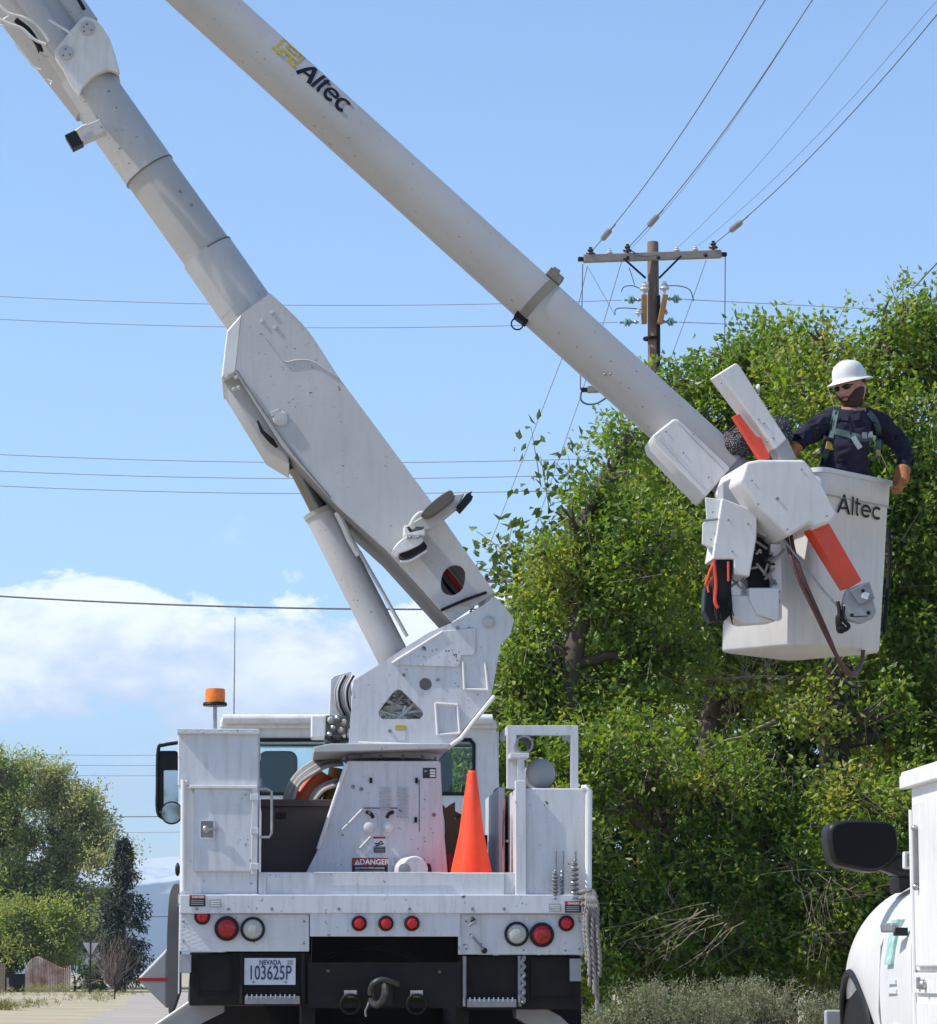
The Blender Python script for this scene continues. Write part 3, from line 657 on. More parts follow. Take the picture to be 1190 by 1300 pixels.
MB().path(spline([W(414, 935, .62), W(425, 940, .6), W(441, 936, .6)]), .014).build('hydraulic_hose', DARK, gb)

# lift cylinder
a = W(406, 650, .95); b = W(505, 845, .95)
cy = part(MB().tube(a, b, 20.5/ppm(.95), n=40), 'lift_cylinder', WHITE2)
MB().tube(W(405, 648, .95), W(407.5, 653.5, .95), 21.6/ppm(.95), n=40).build('cylinder_gland', mat('worn_gland', (.36, .33, .28), .5), cy)
MB().tube(W(344, 528, .95), a, 11/ppm(.95), n=24).build('cylinder_rod', CHROME, cy)
MB().path(spline([W(428, 650, .84), W(437, 668, .84), W(444, 684, .84), W(456, 705, .83)]), [.022]*19, 8).build('oil_pipe', BWHITE, cy)
MB().path(spline([W(456, 700, .83), W(480, 742, .83), W(517, 808, .83)]), .012, 8).build('oil_pipe', WHITE2, cy)
part(MB().plate([(455, 862), (480, 847), (515, 823), (500, 846)], .75, 1.15), 'cylinder_mount', DARK)

# lower boom: steel box section (hollow, open underneath)
main = [(307, 398), (343, 372)]+sm([(365, 392), (393, 422), (431, 480)], 5)+[(473, 536), (545, 633), (628, 752), (574, 789), (492, 699), (428, 641), (358, 565), (299, 472)]
hole = [(557.5+18, 717)]; hole = rrect(560, 591, 717, 756, 15.4)
hole = [((u-575.5)*.97+(736.5-v)*.15+575.5, v) for u, v in hole]
lb = part(MB().plate(main, .55, .60, holes=[hole]), 'lower_boom', WHITE2, flat=True, label='steel box section of the lower boom')
part(MB().plate(main, 1.30, 1.35), 'boom_side_plate', WHITE2, bevel=.006)
part(MB().plate([(343, 372), (365, 392), (393, 422), (431, 480), (473, 536), (545, 633), (628, 752), (620, 757), (538, 640), (466, 541), (424, 485), (388, 429), (360, 398), (335, 378)], .61, 1.29), 'boom_top_plate', WHITE2)
part(MB().plate([(358, 567), (428, 643), (492, 701), (572, 789), (577, 784), (495, 694), (432, 636), (364, 560)], .60, 1.30), 'boom_under_plate', mat('shaded_under_paint', (.20, .19, .18), .7, var=.3, vscale=3))  # underside shade is put into this darker paint colour
part(MB().plate([(307, 398), (299, 472), (281, 480), (288, 420)], .56, 1.3), 'boom_nose', BWHITE, bevel=.01)
part(MB().plate([(299, 472), (358, 565), (366, 576), (368, 590), (338, 572), (281, 480)], .70, 1.25), 'boom_belly', WHITE2, bevel=.01)
part(MB().path([W(327, 534, .62), W(333, 548, .62), W(345, 560, .62), W(352, 568, .62)], [.006, .012, .018, .008], 8), 'slot', DARK)
part(MB().lathe([(.050, 0), (.050, .008), (.040, .018), (.002, .02)], W(356.5, 532, .55), (0, -1, 0), 28), 'pivot_pin', WHITE2)
part(MB().obox(W(350, 524, .54), (.028, 0, .012), (0, .008, 0), (-.006, 0, .014)), 'pin_keeper', WHITE2, bevel=.003)
part(MB().path([(W(u, v, .548)) for u, v in sm([(333, 425), (350, 447), (362, 459), (377, 457), (395, 458), (412, 468), (431, 480)], 5)], .005, 6), 'weld_bead', WHITE2)
for u, v in ((346, 397), (333, 408), (350, 416), (297, 494), (303, 492), (288, 478), (300, 479)): part(MB().lathe([(.014, 0), (.013, .006), (.002, .008)], W(u, v, .55), (0, -1, 0), 10), 'bolt', WHITE2)
part(MB().plate([(590, 757), (597, 768), (586, 769)], .542, .55), 'lifting_tab', mat('brass_tab', (.4, .36, .25), .6))
for q in range(3):
    part(MB().path(spline([W(540+q*5, 700, .8+q*.1), W(570, 730+q*7, .75+q*.1), W(600, 770, .8)]), .02, 8), 'hydraulic_hose', [DECALR, GREYP, DARK][q])
# boom tubes
YB = .92
part(MB().ptube((310, 388), (263, 321), 35.5, YB), 'boom_tube', WHITE2)
part(MB().ptube((358, 455), (310, 388), 35.5, YB), 'boom_tube', WHITE2)
part(MB().ptube((264.5, 322), (190, 218), 33.6, YB), 'fibreglass_insert', FIBER, label='beige fibreglass insulating section of the lower boom')
part(MB().ptube((190.8, 219), (104, 96), 35.0, YB), 'boom_sleeve', WHITE2)
part(MB().ptube((104, 96), (-350, -546), 34, YB), 'boom_tube', FIBER)
part(MB().ptube((118, 137), (-60, -90), 27, YB+.02), 'boom_channel', FIBER)
for c in ((190, 218), (264, 321.5)):
    dx, dy = .577, .817; part(MB().ptube((c[0]-dx*1.0, c[1]-dy*1.0), (c[0]+dx*1.0, c[1]+dy*1.0), 35.5, YB), 'seam_ring', mat('dark_sealant', (.14, .13, .12), .8))
# articulation bracket near the top left
br = part(MB().plate([(108, 20), (121, 24), (130, 34), (139, 48), (146, 68), (152, 90)]+sm([(149, 92), (138, 88), (125, 92), (112, 102), (104, 112), (101, 122)], 4)+[(90, 108), (80, 88), (70, 73), (69, 65), (74, 58), (88, 40), (102, 24)], .70, .76), 'link_bracket', BWHITE, bevel=.01)
MB().plate([(108, 20), (121, 24), (139, 48), (152, 90), (101, 122), (80, 88), (69, 65), (88, 40)], 1.1, 1.16).build('link_bracket', WHITE2, br, bevel=.01)
MB().plate([(120, 26), (139, 49), (150, 88), (146, 88), (134, 52), (117, 30)], .77, 1.1).build('link_web', WHITE2, br)
for u, v, r in ((111, 36, 10), (84, 67, 9.5)):
    p_ = MB().lathe([(r/ppm(.7), 0), (r/ppm(.7), .010), (r*.85/ppm(.7), .014), (.002, .015)], W(u, v, .70), (0, -1, 0), 28).build('pivot_pin', WHITE2, br, bevel=.0)
    for q in range(3):
        an = q*2.1+.4; MB().sphere(W(u+math.cos(an)*r*.55, v+math.sin(an)*r*.55, .684), .007, 8, 6).build('bolt', GREYM, p_)
part(MB().ptube((108, 34), (58, -38), 19.5, .93), 'link_cylinder', WHITE2); part(MB().tube(W(112, 22, .93), W(93, -4, .93), .030, n=12), 'oil_pipe', DARK)
part(MB().path([W(98, -4, .78), W(107, 12, .78)], .012, 8), 'oil_pipe', DARK)
part(MB().ptube((82, 64), (8, -42), 15.5, .80), 'link_cylinder', WHITE2)
for pts, r in (([(0, 5), (10, 16), (30, 22), (45, 30), (56, 42), (62, 52)], .010), ([(-4, 22), (12, 30), (28, 36), (44, 50), (58, 56)], .010), ([(62, 25), (74, 32), (84, 38), (92, 44)], .009), ([(18, 55), (30, 70), (42, 84), (52, 88)], .006), ([(0, 28), (8, 22), (12, 20)], .006), ([(0, 32), (18, 32)], .006), ([(50, 66), (58, 70), (60, 72), (54, 70)], .007), ([(60, 100), (64, 103), (66, 103), (64, 107)], .006)):
    part(MB().path(spline([W(u, v, .6) for u, v in pts]), r, 6), 'hydraulic_hose', BWHITE if r != .007 else HOSEW)
part(MB().path(spline([W(u, v, .63) for u, v in [(20, 25), (36, 38), (48, 56), (52, 66)]]), .018, 8), 'hydraulic_hose', DARK)
part(MB().obox(W(116, 168, .6), (.075, 0, .036), (0, .05, 0), (-.02, 0, .040)), 'sensor_bracket', WHITE2, bevel=.006)
part(MB().obox(W(94.5, 179, .6), (.034, 0, .018), (0, .05, 0), (-.025, 0, .042)), 'position_sensor', BLACKP, bevel=.004)
part(MB().path([W(96, 166, .54), W(104, 160, .54), W(110, 158, .54)], .006, 6), 'cable', BWHITE)
for u, v in ((120, 105), (138, 116), (124, 127), (142, 139), (229, 243), (243, 260)): part(MB().sphere(W(u, v, .765 if u < 150 else .77), .010, 8, 6), 'rivet', GREYM)
# boom rest cradle on the lower boom
cr = part(MB().plate([(514, 669), (534, 657), (565, 636), (570, 628), (590, 626), (581, 645), (560, 662), (545, 672), (520, 678)], .40, .50), 'boom_saddle', WHITE2, bevel=.008)
MB().plate([(498, 698)]+sm([(504, 690), (514, 682), (530, 680), (537, 684), (535, 690), (520, 698), (505, 703)], 3), .32, .52).build('saddle_cup', BWHITE, cr, bevel=.008)
MB().plate([(507, 704), (538, 687), (543, 693), (541, 697), (520, 708), (512, 709)], .34, .50).build('saddle_pad', DARK, cr, bevel=.006)
MB().path(spline([W(508, 713, .34), W(522, 711, .34), W(542, 699, .34)]), .007, 8).build('saddle_lip', BWHITE, cr)
MB().plate([(535, 652)]+sm([(540, 645), (555, 632), (571, 622), (576, 627), (576, 634), (548, 655), (538, 654)], 3), .28, .40).build('saddle_pad', mat('worn_brown_pad', (.11, .10, .08), .8), cr, bevel=.01)
MB().plate([(579, 644), (592, 627), (600, 623), (598, 628), (601, 630), (600, 633), (585, 650)], .38, .48).build('rubber_bumper', BLACKP, cr, bevel=.004)
MB().path(spline([W(521, 667, .36), W(526, 658, .34), W(534, 651, .34), W(545, 653, .34)]), .011, 8).build('saddle_arm', BWHITE, cr)
MB().pbox(513, 540, 667, 680, .40, .55).build('saddle_base', BWHITE, cr, bevel=.008)
MB().pbox(516, 533, 678, 683, .30, .42).build('saddle_hinge', WHITE2, cr, bevel=.004)
for u in (521, 531): MB().sphere(W(u, 682, .29), .010, 8, 6).build('bolt', GREYM, cr)

# upper boom
YU = .02
def uc(s): return (232+s*.742, -24+s*.670)      # s = distance along the boom in photo px
RU = 33.3
ub = part(MB().ptube(uc(-800), uc(930), RU*1.02, YU, rb=RU, n=64), 'upper_boom', FIBER, label='long fibreglass upper boom')
MB().ptube(uc(0), uc(-800), RU*1.04, YU+.001, rb=RU*1.04, n=48)
part(MB().sphere(W(-361, -560, .4), (.35, .6, .35)), 'elbow', WHITE2)
P0 = W(*uc(0), YU); P1 = W(*uc(100), YU); AX = (P1-P0).normalized(); UPV = Vector((-AX.z, 0, AX.x)); 
if UPV.z < 0: UPV = -UPV
RW = RU/ppm(YU)*1.005
def boommap(s, t, lift):
    ph = t/RW; return P0+AX*s+(Vector((0, -1, 0))*math.cos(ph)+UPV*math.sin(ph))*(RW+.0022+lift)
ps = 1/ppm(YU)
def onboom(u, v):     # photo px -> (s, t) in metres on the tube
    d = W(u, v, YU)-P0; s = d.dot(AX); t = d.dot(UPV); return s, math.asin(max(-.98, min(.98, t/RW)))*RW
sA, tA = onboom(382, 95); sC, tC = onboom(436, 146)
SC = (sC-sA)/2.62; HT = .145
lg = MB(); strokes_mesh([([(a*SC, b*HT*1.0) for a, b in st], w*.150) for st, w in ALT], lambda s, t, l: boommap(sA+s+.0, tA-.045+t, l), lg)
lo = lg.build('lettering', LOGOK, ub, smooth=60)
def split(P_, w):
    o = []
    for a, b in zip(P_[:-1], P_[1:]):
        d = Vector((b[0]-a[0], b[1]-a[1])).normalized()*w*.5; o.append((seg2((a[0]-d.x, a[1]-d.y), (b[0]+d.x, b[1]+d.y), 3), w))
    return o
mm = MB(); st_ = []
for P_, w in (([(240, 280), (305, 185), (485, 350), (420, 430)], .017), ([(325, 285), (345, 240), (435, 318), (408, 352), (330, 285)], .014), ([(205, 305), (260, 352), (290, 315), (375, 385), (345, 420), (395, 470)], .018)):
    st_ += split([onboom(x/7.4375+320, y/7.4375+30) for x, y in P_], w)
strokes_mesh(st_, lambda s, t, l: boommap(s, t, l), mm); mm.build('emblem', LOGOY, ub, smooth=60)
# strap with ratchet and ring
s0 = 607
st = part(MB().tube(W(*uc(s0-6), YU), W(*uc(s0+6), YU), (RU+.9)/ppm(YU), n=48), 'boom_strap', TANSTRAP)
MB().obox(W(704, 352, YU-.02), (.040, 0, -.034), (0, .05, 0), (.018, 0, .022)).build('strap_ratchet', mat('tan_strap_clamp', (.22, .20, .16), .6, var=.4, vscale=30), st, bevel=.006)
MB().obox(W(705, 345, YU-.02), (.02, 0, -.012), (0, .03, 0), (.012, 0, .016)).build('strap_clip', TANSTRAP, st, bevel=.004)
MB().obox(W(662, 404.5, YU-.03), (.036, 0, -.026), (0, .045, 0), (.012, 0, .018)).build('strap_buckle', DARK, st, bevel=.006)
MB().torus(W(657, 411, YU-.04), (0, 1, 0), .036, .005, 24, 6).build('ring', DARK, st)
for u, v in ((768, 475), (775, 475)): part(MB().sphere(W(u, v, YU-RW*.9), .008, 8, 6), 'rivet', GREYM)

# boom tip: fairings, levelling arm, jib
V1 = (-.10, .55, -.05)
def pv(px, Y, vec): return MB().prism([W(u, v, Y) for u, v in px], vec)
part(pv([(856, 531), (862, 532), (928, 594), (896, 631), (831, 564), (828, 553)], -.24, (0, .40, 0)), 'boom_tip_cover', BUCKETW, bevel=.035, seg=4)
part(MB().ptube(uc(925), uc(985), RU*.9, YU), 'boom_end_casting', GREYP)
part(pv([(948, 586), (965, 583), (1022, 583), (1031, 594), (1065, 652), (1057, 663), (1036, 670), (1029, 665), (1002, 681), (960, 640), (940, 610)], -.62, (-.10, .42, -.03)), 'elbow_cover', BUCKETW, bevel=.030, seg=4)
part(pv([(1024, 656), (1056, 655), (1053, 664), (1031, 673)], -.60, (0, .2, 0)), 'collar', BUCKETW, bevel=.012)
part(MB().lathe([(.010, 0), (.009, .006), (.002, .008)], W(987, 633, -.62), (0, -1, 0), 10), 'bolt', GREYM)
part(MB().lathe([(.012, 0), (.010, .006), (.002, .008)], W(958, 594.5, -.60), (0, -1, 0), 10), 'bolt', mat('brass_bolt', (.4, .33, .12), .5))
part(MB().obox(W(935, 599, -.42), (.022, 0, .014), (.0, .006, 0), (-.005, 0, .008)), 'cover_slot', DARK)
jb = part(pv([(913, 474), (935, 460), (940, 464), (1000, 557), (985, 570), (978, 560)], -.45, (-.035, .16, -.005)), 'jib_boom', BUCKETW, bevel=.010)
MB().prism([W(u, v, -.42) for u, v in [(983, 568), (1000, 556), (1012, 582), (992, 583)]], (-.02, .12, 0)).build('jib_end', GREYP, jb, bevel=.004)
for u, v in ((963, 532), (970, 537), (975, 560), (982, 556), (916, 486)): MB().sphere(W(u, v, -.452), .006, 8, 6).build('bolt', GREYM, jb)
MB().lathe([(.006, 0), (.02, .01), (.02, .02), (.002, .025)], W(960, 492, -.4), (1, 0, .1), 12).build('jib_pin', BWHITE, jb)
part(pv([(932, 528), (939, 525), (960, 553), (967, 556), (979, 581), (966, 583)], -.43, (-.008, .06, 0)), 'jib_link', ORANGE, bevel=.004, label='orange link above the elbow cover')
def lump(u, v, Y, r, sd_):
    mb = MB().sphere((0, 0, 0), r, 40, 28); c = W(u, v, Y); out = []
    for p_ in mb.v:
        q = Vector([math.copysign(abs(a/b)**.75, a)*b for a, b in zip(p_, r)]); q *= 1+.22*noise.noise(p_*16+Vector((sd_, 0, 0)))+.08*noise.noise(p_*45)
        out.append(c+q)
    mb.v = out; return mb
part(lump(938, 563, -.05, (.10, .10, .085), 1), 'control_cover', SPECK, label='speckled black cover over the upper controls')
part(lump(958, 553, -.02, (.07, .12, .12), 2), 'control_cover', SPECK)
part(lump(990, 548, .05, (.07, .10, .09), 3), 'control_cover', SPECK)
part(MB().path(spline([W(925, 548, -.14), W(940, 538, -.15), W(958, 545, -.14), W(968, 566, -.14)]), .007, 6), 'cover_seam', DARK)
# moulding ribs, screws and scuffs of the white fibreglass covers
for (a, b) in (((862, 536), (922, 596)), ((838, 556), (892, 616))): part(MB().tube(W(*a, -.246), W(*b, -.246), .006, n=6), 'mould_rib', BUCKETW)
for u, v in ((846, 548), (868, 575), (900, 606), (905, 580), (880, 552)): part(MB().lathe([(.006, 0), (.005, .003), (.002, .004)], W(u, v, -.242), (0, -1, 0), 8), 'screw', GREYM)
for u, v in ((1018, 596), (1050, 655), (1000, 672), (963, 640), (955, 610), (925, 660), (930, 700), (950, 665), (905, 650), (903, 685)): part(MB().lathe([(.006, 0), (.005, .003), (.002, .004)], W(u, v, -.622 if u > 952 else -.50), (0, -1, 0), 8), 'screw', GREYM)
part(MB().path([W(1026, 592, -.615), W(1045, 622, -.618), (W(1060, 650, -.615))], .004, 5), 'mould_seam', BUCKETW)
# side boxes below the tip
part(MB().prism([W(u, v, -.50) for u, v in [(917, 632), (962, 650), (961, 683), (952, 732), (932, 729), (932, 710), (905, 710)]], (-.012, .25, .0)), 'valve_box', BUCKETW, bevel=.008)
part(MB().prism([W(u, v, -.46) for u, v in [(895, 631), (916, 634), (909, 697), (891, 691), (892, 664), (897, 660)]], (.10, .30, 0)), 'side_box', BWHITE, bevel=.006)
part(MB().tube(W(893, 661, -.475), W(912, 659, -.475), .007, n=8), 'box_seam', GREYM)
part(MB().pbox(901, 908, 698, 710, -.36, -.3), 'box_latch', BWHITE, bevel=.004)
part(MB().prism([W(u, v, -.44) for u, v in [(917, 612), (938, 602), (978, 650), (975, 683), (945, 668), (917, 640)]], (0, .35, 0)), 'tip_casting', GREYP, bevel=.01)
part(MB().pbox(950, 990, 676, 748, -.34, -.1), 'valve_housing', DARK, bevel=.006)
for k in range(16):
    a = W(random.uniform(935, 985), random.uniform(690, 745), random.uniform(-.42, -.36)); part(MB().path(spline([a, a+Vector((random.uniform(-.05, .05), -.02, random.uniform(-.07, .07))), a+Vector((random.uniform(-.08, .08), 0, random.uniform(-.10, .10)))]), .008, 6), 'hydraulic_fitting', random.choice([DARK, GREYM, DARK, HOSEW]))
part(MB().pbox(980, 992, 690, 786, -.40, -.30), 'mount_plate', BUCKETW, bevel=.006)
for u, v in ((983, 738), (988, 751), (988, 763)): part(MB().lathe([(.014, 0), (.010, .010), (.002, .012)], W(u, v, -.40), (0, -1, 0), 8), 'bolt', GREYM)
part(pv([(951, 746), (990, 746), (990, 785), (986, 788), (962, 780), (952, 762)], -.46, (-.03, .16, 0)), 'tool_tray', BUCKETW, bevel=.010)
part(pv([(927, 755), (951, 756), (964, 781), (986, 789), (946, 792), (928, 782)], -.44, (-.03, .16, 0)), 'tool_tray', BUCKETW, bevel=.010)
# lower orange link with end casting
part(pv([(1029, 671), (1053, 664), (1095, 737), (1077, 748)], -.56, (-.030, .10, 0)), 'jib_link', ORANGE, bevel=.006, label='orange link hanging in front of the bucket')
ec = part(pv([(1077, 748), (1104, 738), (1110, 762), (1114, 777), (1109, 786), (1095, 792), (1076, 787), (1070, 776), (1072, 762), (1074, 754)], -.57, (-.01, .05, 0)), 'link_end_casting', GREYP, bevel=.012)
MB().prism([W(u, v, -.60) for u, v in [(1080, 750), (1104, 738), (1111, 760), (1092, 768)]], (0, .03, 0)).build('clamp_plate', GREYM, ec, bevel=.004)
for u, v in ((1082, 781), (1103, 778), (1096, 750)): MB().lathe([(.012, 0), (.009, .008), (.002, .009)], W(u, v, -.575 if v > 760 else -.605), (0, -1, 0), 8).build('bolt', DARK, ec)
MB().tube(W(1084, 783, -.572), W(1102, 782, -.572), .003, n=6).build('slot_line', DARK, ec)
MB().obox(W(1099, 756, -.604), (.018, 0, -.006), (0, .002, 0), (.006, 0, .018)).build('decal', DECALW, ec)
part(MB().path(spline([W(996, 686, -.5), W(1022, 720, -.52), W(1046, 750, -.54), (W(1064, 770, -.56))]), .007, 8), 'levelling_cable', GREYM)
sk_ = part(MB().path(spline([W(1064, 764, -.56), W(1066, 776, -.57), W(1065, 790, -.57), W(1068, 803, -.56)]), [.012]*9+[.02]*10, 8), 'shackle', DARK)
MB().path(spline([W(1072, 770, -.56), W(1070, 785, -.57), W(1078, 795, -.57), W(1072, 801, -.56)]), .012, 8).build('shackle', DARK, sk_)
MB().sphere(W(1068, 798, -.56), .03, 10, 8).build('hook', DARK, sk_)
for k, (du, r) in enumerate(((0, .013), (6, .011))):
    part(MB().path(spline([W(998+du, 676, -.40), W(1004+du, 705, -.50), W(1016+du, 738, -.52), W(1034+du*.7, 775, -.50), W(1052+du*.4, 812, -.45), W(1070, 845+k*4, -.32), W(1084, 855+k*3, -.2), W(1094, 842, .0), W(1097, 815, .3)]), r, 10), 'hydraulic_hose', HOSER, label='maroon sleeved hose looping under the bucket' if k == 0 else None)

# bucket
YC = .30
c0 = W(1017, 826, YC); hb = .358; ht = .374; zb = W(1015, 820, YC-.42).z; zt = W(1090, 611, YC).z; LEAN = W(1029, 700, YC).x-W(1016, 700, YC).x
ctop = Vector((c0.x+LEAN, YC, zt))
def ring(c, h, z, r=.07, n=6, yaw=R(44)):
    out = []
    for cx, cy, a0 in ((h-r, h-r, 0), (-h+r, h-r, 90), (-h+r, -h+r, 180), (h-r, -h+r, 270)):
        for i in range(n+1):
            a = R(a0+90*i/n); x = cx+r*math.cos(a); y = cy+r*math.sin(a)
            out.append(Vector((c.x+x*math.cos(yaw)-y*math.sin(yaw), c.y+x*math.sin(yaw)+y*math.cos(yaw), z)))
    return out
def loft(rings, close=True):
    mb = MB(); n = len(rings[0]); vs = [p for r_ in rings for p in r_]
    fs = [(i*n+k, i*n+(k+1) % n, (i+1)*n+(k+1) % n, (i+1)*n+k) for i in range(len(rings)-1) for k in range(n)]
    if close: fs += [tuple(range(n)), tuple(range(len(vs)-n, len(vs)))]
    return mb.add(vs, fs)
def cc(z): t = (z-zb)/(zt-zb); return Vector((c0.x+LEAN*t, YC, 0))
H_ = zt-zb
bk = part(loft([ring(cc(zb), hb-.03, zb), ring(cc(zb), hb-.008, zb+.006), ring(cc(zb), hb, zb+.022), ring(cc(zb+.5), (hb+ht)/2, zb+H_*.5), ring(cc(zt-.17), ht-.006, zt-.165), ring(cc(zt-.17), ht+.0, zt-.160), ring(cc(zt), ht, zt-.03), ring(cc(zt), ht+.012, zt-.028), ring(cc(zt), ht+.012, zt),
           ring(cc(zt), ht-.03, zt), ring(cc(zt), ht-.035, zt-.05), ring(cc(zb), hb-.03, zb+.05), ring(cc(zb), hb-.08, zb+.03)]), 'bucket', BUCKETW, smooth=50, label='white fibreglass bucket')
def rimring(h): return ring(cc(zt), h, zt+.002)
a_, b_ = rimring(ht+.0), rimring(ht-.018); n_ = len(a_)
MB().add(a_+b_, [(k, (k+1) % n_, n_+(k+1) % n_, n_+k) for k in range(n_)]).build('rim_liner', mat('dark_liner_edge', (.12, .12, .12), .6, var=.4, vscale=30, vcol=(.4, .4, .4)), bk)
g1 = ring(cc(zt-.165), ht+.0015, zt-.163); gg = MB().path(g1+[g1[0]], .004, 5); gg.build('moulding_line', GREYP, bk)
yaw = R(44); nrm = Vector((math.sin(yaw), -math.cos(yaw), 0)); tang = Vector((math.cos(yaw), math.sin(yaw), 0))
def facemap(s, t, l):
    z = zt-.355+t; fr_ = (z-zb)/(zt-zb); h = hb+(ht-hb)*fr_; c = cc(z); return Vector((c.x, c.y, z))+nrm*(h+.006+l)+tang*s
# horizontal start/end solved from the photo positions of the word
def s_at(u, z):
    lo_, hi_ = -.5, .6
    for _ in range(40):
        m_ = (lo_+hi_)/2; p = facemap(m_, z, 0)-CAM; uu = 595+FPX*p.dot(_R)/p.dot(_F)
        if uu < u: lo_ = m_
        else: hi_ = m_
    return lo_
sa, sb_ = s_at(1063, .06), s_at(1117, .06); sc = (sb_-sa)/2.7
zl = W(1088, 663.5, YC).z-(zt-.355)
lt = MB(); strokes_mesh([([(a*sc, b*.112) for a, b in s_], w*.112) for s_, w in ALT], lambda s, t, l: facemap(sa+s, zl+t, l), lt); lt.build('lettering', LOGOK, bk, smooth=60)
part(MB().path(spline([W(1128, 670, .85), W(1130, 700, .85), W(1128, 740, .85), (W(1122, 805, .8))]), .014, 8), 'hydraulic_hose', BLACK)

# load in the bed
part(MB().pbox(331, 430, 1016, 1136, 1.0, 1.6), 'locker', BROWNM, bevel=.008, label='dark brown steel locker in the bed')
part(MB().pbox(331, 430, 1015, 1024, .97, 1.62), 'locker_lid', BROWNM, bevel=.006); part(MB().pbox(351, 363, 1032, 1039, .985, 1.0), 'locker_latch', DARK, bevel=.003)
part(MB().pbox(560, 640, 1060, 1136, 1.6, 1.8), 'locker', DARK, bevel=.01)

# cab
YK = 3.9
cw = [(283, 1140), (281, 1000), (281, 926), (290, 915), (620, 915), (630, 926), (634, 1000), (634, 1140)]
bw = [(307, 937), (598, 937), (604, 944), (604, 1004), (600, 1010), (300, 1010), (296, 1004), (296, 944)]
part(MB().plate(cw, YK, YK+.04, holes=[bw]), 'cab_back_wall', BWHITE, flat=True)
inner = [(309, 941.5), (596, 941.5), (600, 946), (600, 1003), (597, 1006), (303, 1006), (300, 1003), (300, 946)]
fr2 = part(MB().plate([(u+(1 if u > 450 else -1)*0, v) for u, v in bw], YK-.01, YK+.045, holes=[inner]), 'window_seal', BLACKP)
MB().plate(inner, YK+.012, YK+.017).build('window_glass', GLASS, fr2)
part(MB().plate([(279, 925), (279, 915), (283, 908.5), (300, 906.5), (610, 906.5), (622, 908.5), (629, 915), (633, 925)], YK-.05, YK+1.9), 'cab_roof', BWHITE, bevel=.02)
part(MB().tube(W(283, 913, YK-.08), W(625, 913, YK-.08), .035, n=14), 'roof_gutter', BWHITE)
xl = W(281, 1000, YK).x; xr = W(634, 1000, YK).x; z0 = W(0, 1140, YK).z; zr = W(0, 925, YK).z; zs = W(0, 1010, YK).z-.1
for x in (xl, xr-.04):
    part(MB().box(x, x+.04, YK+.04, YK+1.8, z0-.5, zs), 'cab_door', BWHITE, bevel=.006)
    for y in (YK+.04, YK+1.72): part(MB().box(x, x+.04, y, y+.08, zs, zr), 'door_pillar', BWHITE)
    part(MB().box(x+.015, x+.02, YK+.12, YK+1.72, zs, zr-.08), 'door_window', GLASS)
part(MB().box(xl, xr, YK+1.8, YK+1.84, z0-.5, zs-.05), 'firewall', DARK)
part(MB().box(xl+.05, xr-.05, YK+.04, YK+1.8, z0-.5, z0-.4), 'cab_floor', DARK)
part(MB().add([(xl, YK+1.84, zs-.05), (xr, YK+1.84, zs-.05), (xr, YK+1.80, zr), (xl, YK+1.80, zr)], [(0, 1, 2, 3)]), 'windscreen', GLASS)
part(MB().box(xl+.2, xr-.2, YK+1.9, YK+3.3, .75, zs-.1), 'hood', BWHITE, bevel=.12, seg=4)
part(MB().box(xl+.1, xr-.1, YK+3.3, YK+3.5, .55, .85), 'front_bumper', STEEL, bevel=.03)
for u0, u1 in ((328, 378), (520, 575)):
    s_ = part(MB().plate(rrect(u0, u1, 953, 1090, 11), YK+.32, YK+.44), 'seat_back', SEATM, bevel=.03, seg=4)
part(MB().pbox(300, 600, 935, 947, YK+1.5, YK+1.55), 'sun_visor', DARK)
part(MB().pbox(320, 330, 930, 934, YK-.04, YK), 'clearance_light', BWHITE, bevel=.004)
# left mirrors of the cab
Ym = 4.8
mr_ = part(MB().plate(rrect(200, 226, 953, 1030, 4), Ym, Ym+.10), 'wing_mirror', BLACKP, bevel=.015)
MB().plate(rrect(208, 226, 978, 1026, 2), Ym-.012, Ym-.004).build('mirror_glass', MIRG, mr_)
MB().path(spline([W(226, 943, Ym), W(208, 946, Ym), W(201, 952, Ym), W(200, 1000, Ym), W(200, 1028, Ym), W(206, 1038, Ym), W(226, 1040, Ym)], 4), .014, 8).build('mirror_arm', BLACKP, mr_)
MB().lathe([(.085, 0), (.085, .05), (.03, .09)], W(218, 1032, Ym-.05), (0, 1, 0), 24).build('round_mirror', BLACKP, mr_)
MB().lathe([(.075, 0), (.075, .004), (.001, .006)], W(218, 1032, Ym-.056), (0, 1, 0), 24).build('mirror_glass', MIRG, mr_)

# hose and wiring runs, weld seams and extra hardware
for (pts, r, m) in (([(300, 470), (330, 515), (372, 575), (420, 632)], .006, GREYM), ([(560, 775), (590, 762), (618, 752)], .010, DARK), ([(452, 900), (448, 930), (452, 944)], .010, HOSEW)):
    part(MB().path(spline([W(u, v, .535) for u, v in pts]), r, 6), 'conduit', m)
for (a, b) in (((234, 1136), (328, 1136)), ((398, 1108), (560, 1108))): part(MB().tube(W(*a, -.012), W(*b, -.012), .004, n=6), 'weld_bead', WHITE)
for u in (250, 290, 345, 430, 520, 600, 640, 700): part(MB().lathe([(.009, 0), (.009, .005), (.002, .007)], W(u, 1154, -.06), (0, -1, 0), 8), 'bolt', GREYM)
for u, v in ((233, 1170), (233, 1195), (386, 1170), (386, 1198), (592, 1170), (592, 1205), (736, 1170), (736, 1205)): part(MB().lathe([(.007, 0), (.007, .004), (.002, .006)], W(u, v, -.02), (0, -1, 0), 8), 'bolt', GREYM)
for v in (1012, 1055, 1100): part(MB().pbox(318, 328.5, v-4, v+4, -.048, -.04), 'hinge_knuckle', WHITE, bevel=.003)

